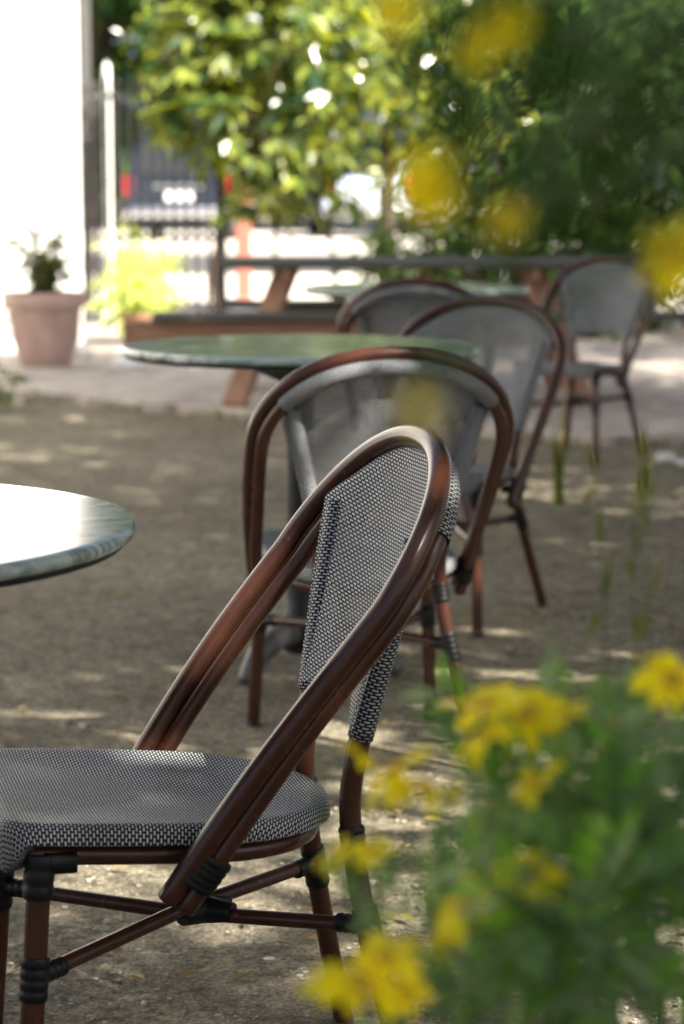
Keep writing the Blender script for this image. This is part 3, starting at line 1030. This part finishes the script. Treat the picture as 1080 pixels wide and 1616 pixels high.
iron_fence()
p = at(172, 380, 25.0)
root = empty('white_pole', (p.x, 25.0, 0))
tag(root, 'white painted pole standing behind the left end of the metal fence', 'pole')
mb = MB(); mb.lathe([(.038, -.02), (.038, 2.45), (.032, 2.52), (.0005, 2.56)], n=20); mb.build('shaft', M['whitepaint'], root)
mb = MB(); mb.lathe([(.09, 0), (.09, .03), (.05, .05)], n=20); mb.build('base_plate', M['steel'], root)
p = at(385, 400, 25.8)
root = empty('red_post', (p.x, 25.8, 0))
tag(root, 'reddish wooden post standing on the pavement right of the metal fence', 'post')
mb = MB(); mb.box((0, 0, 1.25), (.17, .17, 2.5), bev=.012); mb.build('shaft', M['redpost'], root, smooth=False)
mb = MB(); mb.box((0, 0, 2.53), (.22, .22, .05), bev=.015); mb.build('cap', M['redpost'], root, smooth=False)


# ------------------------------------------------------------------ parked cars
def car(label, x, y, rz, paint, w=2.0, h=1.86, L=4.7):
    root = empty('parked_car', (x, y, .264), rz)
    tag(root, label, 'car')
    hw = w / 2
    def shell(secs, mi=0, mb=None):
        mb = mb or MB()
        # sections along y: list of (y, [(halfwidth, z)...])
        rows = []
        for yy, pr in secs:
            rows.append([(a, yy, z) for a, z in pr] + [(-a, yy, z) for a, z in pr[::-1]])
        n = len(rows[0]); V = [v for r in rows for v in r]
        Fc = []
        for i in range(len(rows) - 1):
            for k in range(n):
                k2 = (k + 1) % n
                Fc.append([i * n + k, i * n + k2, (i + 1) * n + k2, (i + 1) * n + k])
        Fc.append(list(range(n))[::-1]); Fc.append([(len(rows) - 1) * n + k for k in range(n)])
        mb.add(V, Fc, mi=mi); return mb
    low = lambda s, b=0: [(hw * .86 * s, .36), (hw * .96 * s, .42), (hw * s, .62), (hw * .985 * s, .88), (hw * .93 * s, 1.08 - b)]
    shell([(0, low(.965)), (.06, low(.99)), (.5, low(1)), (L * .72, low(1)), (L - .35, low(.96, .12)), (L, low(.85, .25))]).build('body', M[paint], root, angle=35)
    top = lambda s, hh: [(hw * .91 * s, 1.07), (hw * .88 * s, 1.22), (hw * .80 * s, hh - .16), (hw * .74 * s, hh - .05), (hw * .60 * s, hh)]
    cab = shell([(.10, top(.99, h - .10)), (.28, top(1, h)), (L * .50, top(1, h + .01)), (L * .60, top(.97, h - .12)), (L * .72, [(a, 1.07 + .02 * i) for i, (a, z) in enumerate(top(.92, h))])]).build('cabin', M[paint], root, angle=35)
    mb = MB(); mb.box((0, .085, 1.40), (w * .70, .03, .42), Matrix.Rotation(R(-4), 3, 'X'), bev=.012); mb.build('rear_window', M['glass'], root, smooth=False)
    for s in (-1, 1):
        mb = MB(); mb.box((s * hw * .855, L * .33, 1.42), (.04, 1.7, .34), Matrix.Rotation(R(s * -9), 3, 'Y'), bev=.01); mb.build('side_window', M['glass'], root, smooth=False)
        mb = MB(); mb.box((s * hw * .90, .02, .98), (.16, .12, .38), bev=.03); mb.build('tail_light', M['red'], root)
        for yy in (.85, L - .95):
            mb = MB()
            c = (s * (hw - .14), yy, .35)
            pr = [(.19, -.11), (.33, -.11), (.355, -.07), (.355, .07), (.33, .11), (.19, .11)]
            V, Fc = [], []
            n = 28
            for r, xx in pr:
                for k in range(n):
                    a = 2 * PI * k / n; V.append((c[0] + xx, c[1] + r * math.cos(a), c[2] + r * math.sin(a)))
            for i in range(len(pr) - 1):
                for k in range(n):
                    Fc.append([i * n + k, i * n + (k + 1) % n, (i + 1) * n + (k + 1) % n, (i + 1) * n + k])
            mb.add(V, Fc)
            wh = mb.build('wheel', M['tyre'], root)
            mb = MB(); mb.v = []
            pr2 = [(.0005, -.06), (.05, -.075), (.15, -.06), (.192, -.10)]
            V, Fc = [], []
            for r, xx in pr2:
                for k in range(n):
                    a = 2 * PI * k / n; V.append((c[0] - s * xx, c[1] + r * math.cos(a), c[2] + r * math.sin(a)))
            for i in range(len(pr2) - 1):
                for k in range(n):
                    Fc.append([i * n + k, i * n + (k + 1) % n, (i + 1) * n + (k + 1) % n, (i + 1) * n + k])
            mb.add(V, Fc); mb.build('rim', M['chrome'], wh)
        mb = MB(); mb.box((s * (hw + .10), L * .60, 1.12), (.20, .12, .15), bev=.04); mb.build('wing_mirror', M[paint], root)
    mb = MB(); mb.box((0, -.04, .52), (w * .95, .16, .20), bev=.05); mb.build('rear_bumper', M['chrome'], root)
    mb = MB(); mb.box((0, .0, .80), (.52, .03, .16), bev=.01); mb.build('number_plate', M['plate'], root, smooth=False)
    mb = MB(); mb.box((0, .0, .98), (.95, .05, .06), bev=.012); mb.build('tailgate_trim', M['chrome'], root, smooth=False)
    return root


c = car('dark blue car parked beyond the metal fence with red tail lights', at(281, 300, 42).x, 42, R(-2), 'paintblue')
c['group'] = 'parked cars across the road'
c = car('pale blue car parked beyond the big-leaved tree, beside the dark trunk', at(585, 300, 44).x, 44, R(6), 'paintpale', w=1.8, h=1.5, L=4.3)
c['group'] = 'parked cars across the road'


# ------------------------------------------------------------------ potted plants
def pot_profile(r0, r1, h, rim):
    return [(.001, 0), (r0 * .96, 0), (r0, .012), (r0 + (r1 - r0) * .45, h * .38), (r1 - .035, h - rim - .012), (r1 - .028, h - rim), (r1 - .004, h - rim + .006), (r1, h - rim * .5), (r1 - .002, h - .008), (r1 - .016, h), (r1 - .04, h - .004), (r1 - .05, h - .06)]


x, y = at(71, 500, 15.7).x, 15.7
root = empty('terracotta_pot', (x, y, PZ))
tag(root, 'large terracotta pot on the patio in front of the white wall', 'plant pot')
mb = MB(); mb.lathe(pot_profile(.175, .285, .495, .10), n=56); mb.build('pot_body', M['terracotta'], root, angle=60)
mb = MB(); mb.lathe([(.001, .455), (.238, .448)], n=40); mb.build('soil', M['soil'], root)
rnd = random.Random(21)
root = empty('potted_shrub', (x, y, PZ + .455))
tag(root, 'small olive green shrub growing in the large terracotta pot', 'plant')
mb = MB(); lf = MB()
for k in range(14):
    a = rnd.uniform(0, 2 * PI); hgt = rnd.uniform(.2, .56)
    sp = rnd.uniform(.05, .26)
    P = spline([(.02 * math.cos(a), .02 * math.sin(a), -.03), (sp * .4 * math.cos(a), sp * .4 * math.sin(a), hgt * .5), (sp * math.cos(a), sp * math.sin(a), hgt)], 5)
    mb.tube(P, [.006 * (1 - .6 * i / (len(P) - 1)) for i in range(len(P))], 6)
    for j in range(26):
        q = P[int(rnd.uniform(.15, 1) * (len(P) - 1))] + rdir(rnd) * .03
        leaf_quad(lf, q, rdir(rnd) + Vector((0, 0, .1)), (Vector((0, 0, 1)) + rdir(rnd) * .6).normalized(), rnd.uniform(.06, .12), rnd.uniform(.03, .055))
mb.build('stem', M['bark'], root); lf.build('foliage', M['leafpot'], root, smooth=False)

y = 17.9
p = at(232, 520, y)
root = empty('planter_bowl', (p.x, y, PZ))
tag(root, 'low brown planter bowl behind the left end of the picnic bench', 'plant pot')
mb = MB(); mb.lathe(pot_profile(.17, .245, .24, .05), n=48); mb.build('pot_body', M['redwood'], root, angle=60)
mb = MB(); mb.lathe([(.001, .205), (.19, .20)], n=32); mb.build('soil', M['soil'], root)
root = empty('lime_shrub', (p.x - .05, y, PZ + .2))
tag(root, 'sunlit lime yellow shrub growing in the low planter bowl', 'plant')
lm = crown_mesh([((-.06, 0, .2), (.17, .15, .16)), ((.06, 0, .27), (.15, .14, .16)), ((.0, 0, .40), (.13, .12, .12)), ((-.1, .0, .36), (.11, .1, .1))], 1100, .07, .04, random.Random(22), shell=.2)
lm.build('foliage', M['leaflime'], root, smooth=False)
mb = MB()
for k in range(6):
    a = k * 1.05
    mb.tube([(.01 * math.cos(a), .01 * math.sin(a), -.03), (.1 * math.cos(a), .1 * math.sin(a), .32)], [.006, .003], 6)
mb.build('stem', M['bark'], root)

# sprig that pokes in from the left edge
root = empty('green_shrub', (at(-72, 600, 13.2).x, 13.2, 0))
tag(root, 'green leafy shrub just cut off by the left edge, in front of the terracotta pot', 'plant')
crown_mesh([((0, 0, .32), (.16, .16, .12)), ((.05, 0, .2), (.14, .14, .1))], 320, .09, .05, random.Random(23), shell=.2).build('foliage', M['leafmid'], root, smooth=False)
mb = MB()
for k in range(6):
    a = k * 1.05
    mb.tube([(0, 0, -.02), (.12 * math.cos(a), .12 * math.sin(a), .34)], [.006, .003], 6)
mb.build('stem', M['bark'], root)


# stones
def stone(label, loc, s, seed):
    bm = bmesh.new(); bmesh.ops.create_icosphere(bm, subdivisions=3, radius=1)
    rnd = random.Random(seed)
    dirs = [(rdir(rnd), rnd.uniform(.75, .95)) for _ in range(9)]
    for v in bm.verts:
        for d, k in dirs:
            q = v.co.dot(d)
            if q > k: v.co -= d * (q - k)
        v.co = Vector((v.co.x * s[0], v.co.y * s[1], max(v.co.z, -.5) * s[2] + s[2] * .45))
    mb = MB(); bm.verts.ensure_lookup_table()
    mb.add([v.co for v in bm.verts], [[v.index for v in f.verts] for f in bm.faces]); bm.free()
    o = mb.build('stone', M['stone'], angle=30)
    o.location = loc; tag(o, label, 'stone', 'pale stones lying about')


q = at(205, 552, 15.4); stone('pale stone on the patio behind the left tip of the middle table', (q.x, 15.4, PZ), (.13, .11, .07), 1)
q = at(128, 560, 16.3); stone('pale stone on the sunny patio beside the terracotta pot', (q.x, 16.3, PZ), (.10, .09, .07), 5)
q = at(1052, 722, 10.6); stone('larger pale stone on the earth by the patio edge, right of the farthest chair', (q.x, 10.6, 0), (.05, .045, .03), 2)
q = at(1078, 735, 10.45); stone('smaller pale stone at the right edge, beside the larger one by the patio', (q.x, 10.45, 0), (.03, .027, .02), 3)
q = at(425, 1549, 3.66); stone('tiny white stone chip on the earth under the nearest chair', (q.x, 3.66, -.002), (.011, .007, .004), 4)


# ------------------------------------------------------------------ earth litter: pebbles, dry leaves, weeds
def scatter():
    rnd = random.Random(31)
    mb = MB()
    ico = bmesh.new(); bmesh.ops.create_icosphere(ico, subdivisions=1, radius=1)
    ico.verts.ensure_lookup_table()
    base = [v.co.copy() for v in ico.verts]; bf = [[v.index for v in f.verts] for f in ico.faces]; ico.free()
    for _ in range(5200):
        y = 2.9 + 8.5 * rnd.random() ** 2.0
        x = rnd.uniform(-.17, .17) * y
        s = .0018 + .0045 * rnd.random() ** 3
        if rnd.random() < .012: s = rnd.uniform(.008, .013)
        sc = (s * rnd.uniform(.8, 1.4), s * rnd.uniform(.8, 1.4), s * .6)
        a = rnd.uniform(0, 6.3); ca, sa = math.cos(a), math.sin(a)
        vs = []
        for b in base:
            k = rnd.uniform(.85, 1.15)
            X, Y = b.x * sc[0] * k, b.y * sc[1] * k
            vs.append((x + X * ca - Y * sa, y + X * sa + Y * ca, b.z * sc[2] * k + .001))
        mb.add(vs, bf)
    o = mb.build('pebbles', M['pebble'], smooth=False)
    tag(o, 'small pebbles and grit scattered over the bare earth', 'pebbles', kind='stuff')
    mb = MB()
    for _ in range(720):
        y = 2.9 + 9 * rnd.random() ** 1.5
        x = rnd.uniform(-.16, .19) * y
        if x < 0 and rnd.random() < .6: continue
        a = rnd.uniform(0, 6.3)
        L = rnd.uniform(.015, .05)
        leaf_quad(mb, Vector((x, y, .008 + rnd.random() * .006)), Vector((math.cos(a), math.sin(a), rnd.uniform(-.05, .25))), (Vector((0, 0, 1)) + rdir(rnd) * .45).normalized(), L, L * rnd.uniform(.35, .6), .2)
    o = mb.build('fallen_leaves', M['litter'], smooth=False)
    tag(o, 'dry fallen leaves scattered over the bare earth', 'fallen leaves', kind='stuff')
    mb = MB()
    for (a, b) in zip(EDGE[1:-2], EDGE[2:-1]):
        n = int(math.dist(a, b) / .035)
        for k in range(n):
            t = k / n
            if math.sin(t * 9 + a[0] * 4) + rnd.uniform(-.9, .9) < .1: continue
            X, Y = a[0] + (b[0] - a[0]) * t, a[1] + (b[1] - a[1]) * t - rnd.uniform(.0, .05)
            for _ in range(4):
                d = Vector((rnd.uniform(-.6, .6), rnd.uniform(-.6, .3), 1))
                leaf_quad(mb, Vector((X + rnd.uniform(-.02, .02), Y, -.01)), d, Vector((0, -1, .3)), rnd.uniform(.02, .06), .008, .1)
    o = mb.build('grass', M['grass'], smooth=False)
    tag(o, 'thin weeds and grass along the edge of the patio', 'grass', kind='stuff')


scatter()


# ------------------------------------------------------------------ yellow daisy bushes in the foreground
def flower_mesh(rnd, r=.024):
    mb = MB()
    n = 10
    for k in range(n):
        a = 2 * PI * k / n + rnd.uniform(-.16, .16)
        L = r * rnd.uniform(.85, 1.25); W = r * rnd.uniform(.42, .58); lift = rnd.uniform(-.5, .3)
        ca, sa = math.cos(a), math.sin(a)
        prof = [(.18, .28, 0), (.45, .75, .05), (.72, 1.0, .06), (.92, .75, .0), (1.0, .25, -.06)]
        V = []
        for t, w, z in prof:
            for s in (-1, 0, 1):
                x, y = t * L, s * W * .5 * w
                V.append((x * ca - y * sa, x * sa + y * ca, z * r * 1.4 + lift * r * t * t - (.05 * r if s == 0 else 0)))
        Fc = []
        for i in range(len(prof) - 1):
            for j in range(2):
                Fc.append([i * 3 + j, i * 3 + j + 1, (i + 1) * 3 + j + 1, (i + 1) * 3 + j])
        mb.add(V, Fc)
    return mb


def cut_leaf(mb, p, d, up, L):
    """Comb-like grey-green leaf: midrib with narrow lobes on both sides."""
    d = d.normalized(); s = d.cross(up).normalized(); u = s.cross(d)
    leaf_quad(mb, p, d, u, L, L * .12, .05)
    for k in range(1, 6):
        q = p + d * (L * (.2 + .13 * k))
        w = L * (.36 - .035 * abs(k - 3))
        for sg in (-1, 1):
            leaf_quad(mb, q, d * .8 + s * sg, u, w, L * .085, .05)


def daisy_bush(name, label, base, heads, leaves, seed, tall=False):
    rnd = random.Random(seed)
    base = Vector(base)
    root = empty(name, base)
    tag(root, label, 'flowering bush', 'yellow daisy bushes in front')
    st = MB(); lf = MB()
    flowers = {}
    proto_mesh = None
    for i, (px, py, d, r, tilt, faded) in enumerate(heads):
        w = at(px, py, d) - base
        face = Vector((rnd.uniform(-.7, .5), rnd.uniform(-.75, .15), 1.0)).normalized()
        if tall: face = Vector((rnd.uniform(-.4, .4), -1.0, .45)).normalized()
        rot = face.to_track_quat('Z', 'Y').to_matrix()
        fm = flower_mesh(rnd, r)
        fm.v = [tuple(rot @ Vector(v) + w) for v in fm.v]
        fo = fm.build('flower', M['fadedpetal'] if faded else M['petal'], root, angle=180)
        if faded: fo['label'] = 'withered brown flower head'
        dm = MB(); dm.lathe([(r * .30, -.002), (r * .29, r * .06), (r * .2, r * .13), (.0003, r * .15)], n=14)
        dm.v = [tuple(rot @ Vector(v) + w) for v in dm.v]
        dm.build('flower_centre', M['disc'], fo)
        foot = Vector((rnd.uniform(-.05, .05), rnd.uniform(-.05, .05), 0))
        mid = Vector((w.x * .72 + .03, w.y * .6, w.z * .62))
        if tall:
            P = spline([foot, Vector((-.06, -.02, .75)), Vector((-.17, w.y * .5, 1.30)), Vector((w.x * .72 - .03, w.y * .9, max(w.z + .05, 1.33))), w - face * .002], 6)
        else:
            P = spline([foot, Vector((w.x * .3 + .03, w.y * .3, w.z * .3)), mid, w - face * .05, w - face * .002], 6)
        st.tube(P, [.0026 * (1 - .65 * k / (len(P) - 1)) for k in range(len(P))], 7)
    for (px, py, d, n, spread, L) in leaves:
        c = at(px, py, d + (0 if tall else .13)) - base
        for _ in range(int(n * (1.0 if tall else .66))):
            q = c + Vector([max(-1.5, min(1.5, rnd.gauss(0, 1))) * spread for _k in range(3)])
            dr = rdir(rnd) * .8 + Vector((0, 0, .55))
            cut_leaf(lf, q, dr, (Vector((0, -.6, .8)) + rdir(rnd) * .7).normalized(), L * rnd.uniform(.7, 1.2))
        if tall:
            P = spline([Vector((rnd.uniform(-.04, .04), rnd.uniform(-.04, .04), 0)), Vector((-.05, -.02, .75)), Vector((-.16, c.y * .5, 1.30)), c], 6)
        else:
            P = spline([Vector((rnd.uniform(-.04, .04), rnd.uniform(-.04, .04), 0)), Vector((c.x * .6 + .03, c.y * .5, c.z * .5)), c], 6)
        st.tube(P, [.0028 * (1 - .6 * k / (len(P) - 1)) for k in range(len(P))], 7)
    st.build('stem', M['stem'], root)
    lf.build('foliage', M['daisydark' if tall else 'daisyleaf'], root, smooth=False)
    return root


HEADS = [
    (770, 1115, 1.42, .027, .1, 0), (835, 1125, 1.45, .026, .2, 0), (760, 1165, 1.40, .020, 0, 0), (890, 1125, 1.43, .017, .6, 0),
    (565, 1188, 1.45, .016, .2, 0), (622, 1215, 1.42, .026, .1, 0), (672, 1245, 1.40, .024, .3, 0),
    (845, 1235, 1.38, .020, .3, 0), (785, 1285, 1.40, .018, .5, 0),
    (590, 1340, 1.36, .013, .5, 0), (530, 1345, 1.40, .014, .6, 0),
    (835, 1382, 1.34, .024, .1, 0), (790, 1395, 1.38, .016, .4, 0), (735, 1420, 1.33, .024, .1, 0), (700, 1480, 1.34, .017, .4, 0),
    (610, 1510, 1.26, .020, .1, 0), (570, 1550, 1.24, .026, .1, 0), (640, 1565, 1.26, .015, .3, 0),
    (1062, 1072, 1.40, .024, .3, 0), (965, 1140, 1.50, .015, .3, 1),
]
LEAVES = [
    (930, 1260, 1.36, 22, .03, .085), (1010, 1340, 1.30, 26, .04, .10), (860, 1400, 1.32, 20, .035, .085), (960, 1480, 1.22, 32, .04, .10),
    (820, 1540, 1.26, 34, .045, .065), (1050, 1560, 1.20, 36, .05, .07), (700, 1590, 1.24, 22, .04, .06), (1040, 1200, 1.48, 18, .04, .06),
    (920, 1600, 1.20, 36, .05, .07), (780, 1350, 1.42, 10, .03, .05), (905, 1150, 1.46, 6, .025, .05), (990, 1150, 1.5, 10, .03, .055),
    (1060, 1420, 1.3, 24, .04, .07), (760, 1460, 1.3, 10, .03, .05),
]
daisy_bush('daisy_bush', 'yellow daisy bush with grey green leaves filling the lower right corner', (.22, 1.36, 0), HEADS, LEAVES, 301)
HEADS2 = [
    (682, 275, .80, .0100, .1, 0), (690, 315, .82, .0080, .2, 0), (655, 300, .83, .008, .2, 0), (800, 345, .82, .0085, .2, 0), (625, 15, .84, .0085, .2, 0), (800, 35, .82, .0105, .1, 0), (755, 70, .84, .008, .3, 0),
    (1072, 400, .95, .016, .1, 0), (662, 645, .62, .0042, .3, 0),
]
LEAVES2 = [
    (860, 60, .78, 6, .014, .030), (900, 200, .75, 7, .016, .030), (800, 240, .76, 5, .014, .028), (760, 330, .78, 3, .012, .026), (980, 120, .8, 4, .016, .03),
    (870, 330, .76, 8, .013, .026), (1000, 250, .8, 6, .014, .028), (735, 150, .8, 4, .012, .025), (720, 585, .85, 2, .006, .022),
]
daisy_bush('daisy_bush', 'tall yellow daisy stems closest to the lens, blurred across the upper right', (.46, .95, 0), HEADS2, LEAVES2, 302, True)

def grass_clump(label, px, py, d, hgt, n, seed):
    rnd = random.Random(seed)
    p = at(px, py, d)
    root = empty('grass_clump', (p.x, d, 0)); tag(root, label, 'grass clump')
    mb, st = MB(), MB()
    for k in range(n):
        a = rnd.uniform(0, 6.3); h = hgt * rnd.uniform(.45, 1); lean = rnd.uniform(.02, .10)
        P = spline([Vector((rnd.gauss(0, .012), rnd.gauss(0, .012), -.01)), Vector((lean * .4 * math.cos(a), lean * .4 * math.sin(a), h * .6)), Vector((lean * math.cos(a), lean * math.sin(a), h))], 6)
        w = rnd.uniform(.005, .010)
        side = Vector((math.cos(a + 1.57 + rnd.uniform(-.6, .6)), math.sin(a + 1.57), 0))
        V, Fc = [], []
        for i, q in enumerate(P):
            ww = w * (1 - (i / (len(P) - 1)) ** 2 * .92)
            V += [q - side * ww, q + Vector((0, 0, 0)), q + side * ww]
        for i in range(len(P) - 1):
            for j in range(2): Fc.append([i * 3 + j, i * 3 + j + 1, i * 3 + j + 4, i * 3 + j + 3])
        mb.add(V, Fc)
    st.tube([(0, 0, -.01), (.012, 0, hgt * .55), (.03, 0, hgt)], [.006, .005, .003], 7)
    mb.build('blades', M['grass'], root, smooth=False); st.build('dry_stalk', M['drystalk'], root)


grass_clump('tall green grass clump with a dry stalk in front of the farthest chair', 880, 795, 9.15, .47, 16, 5)
grass_clump('small grass clump on the earth at the right, in front of the patio edge', 1018, 772, 9.6, .16, 10, 6)

# loose grass-like stems between the bush and the chairs on the right
root = empty('wild_stem', (at(960, 900, 1.75).x, 1.75, 0))
tag(root, 'slim green weed stems rising between the bush and the far right chair', 'plant')
rnd = random.Random(61)
st, lf = MB(), MB()
for px, py, d in ((1015, 740, 1.7), (1000, 820, 1.72), (945, 760, 1.8)):
    w = at(px, py, d) - Vector(root.location)
    P = spline([Vector((w.x * .5 + .03, w.y * .5, 0)), Vector((w.x * .9 + .02, w.y * .9, w.z * .6)), w], 8)
    st.tube(P, [.0022 * (1 - .6 * k / (len(P) - 1)) for k in range(len(P))], 6)
    for k in range(7):
        q = P[-1 - int(k * .7)]
        leaf_quad(lf, q, Vector((rnd.uniform(-.5, .5), rnd.uniform(-.3, .3), -.8 if k % 2 else .9)), Vector((0, -1, .2)), rnd.uniform(.022, .045), .006, .1)
st.build('stem', M['stem'], root); lf.build('foliage', M['grass'], root, smooth=False)

# ------------------------------------------------------------------ light
SUN_EL, SUN_AZ = 45.0, math.atan2(.72, -.69)     # direction to the sun: x = sin, y = cos
sd = Vector((math.sin(SUN_AZ) * math.cos(R(SUN_EL)), math.cos(SUN_AZ) * math.cos(R(SUN_EL)), math.sin(R(SUN_EL))))
L = bpy.data.lights.new('sun', 'SUN')
L.energy = 4.5; L.angle = R(.55); L.color = (1.0, .93, .82)
lo = bpy.data.objects.new('sun', L); COL.objects.link(lo)
lo.location = sd * 50
lo.rotation_euler = (-sd).to_track_quat('-Z', 'Y').to_euler()
w = bpy.data.worlds.new('World'); SC.world = w
w.use_nodes = True
nt = w.node_tree
bg = nt.nodes.get('Background') or nt.nodes.new('ShaderNodeBackground')
sk = nt.nodes.new('ShaderNodeTexSky'); sk.sky_type = 'NISHITA'; sk.sun_disc = False
sk.sun_elevation = R(SUN_EL); sk.sun_rotation = SUN_AZ; sk.air_density = .55; sk.dust_density = 3.5; sk.ozone_density = .4
nt.links.new(sk.outputs[0], bg.inputs[0])
bg.inputs[1].default_value = .07

# ------------------------------------------------------------------ camera
cam = bpy.data.cameras.new('camera')
cam.sensor_fit = 'VERTICAL'; cam.sensor_height = 36; cam.sensor_width = 24
cam.lens = F / 1616 * 36
cam.clip_start = .05; cam.clip_end = 1000
cam.dof.use_dof = True; cam.dof.focus_distance = 3.3; cam.dof.aperture_fstop = 4.3; cam.dof.aperture_blades = 0
co = bpy.data.objects.new('camera', cam); COL.objects.link(co)
co.location = (0, 0, HC); co.rotation_euler = (PI / 2 - TH, 0, 0)
SC.camera = co

# ------------------------------------------------------------------ render settings
SC.view_settings.view_transform = 'Standard'; SC.view_settings.look = 'None'
SC.view_settings.exposure = 2.2; SC.view_settings.gamma = 1
SC.cycles.max_bounces = 8; SC.cycles.transparent_max_bounces = 12
SC.cycles.sample_clamp_indirect = 6
SC.cycles.use_denoising = True
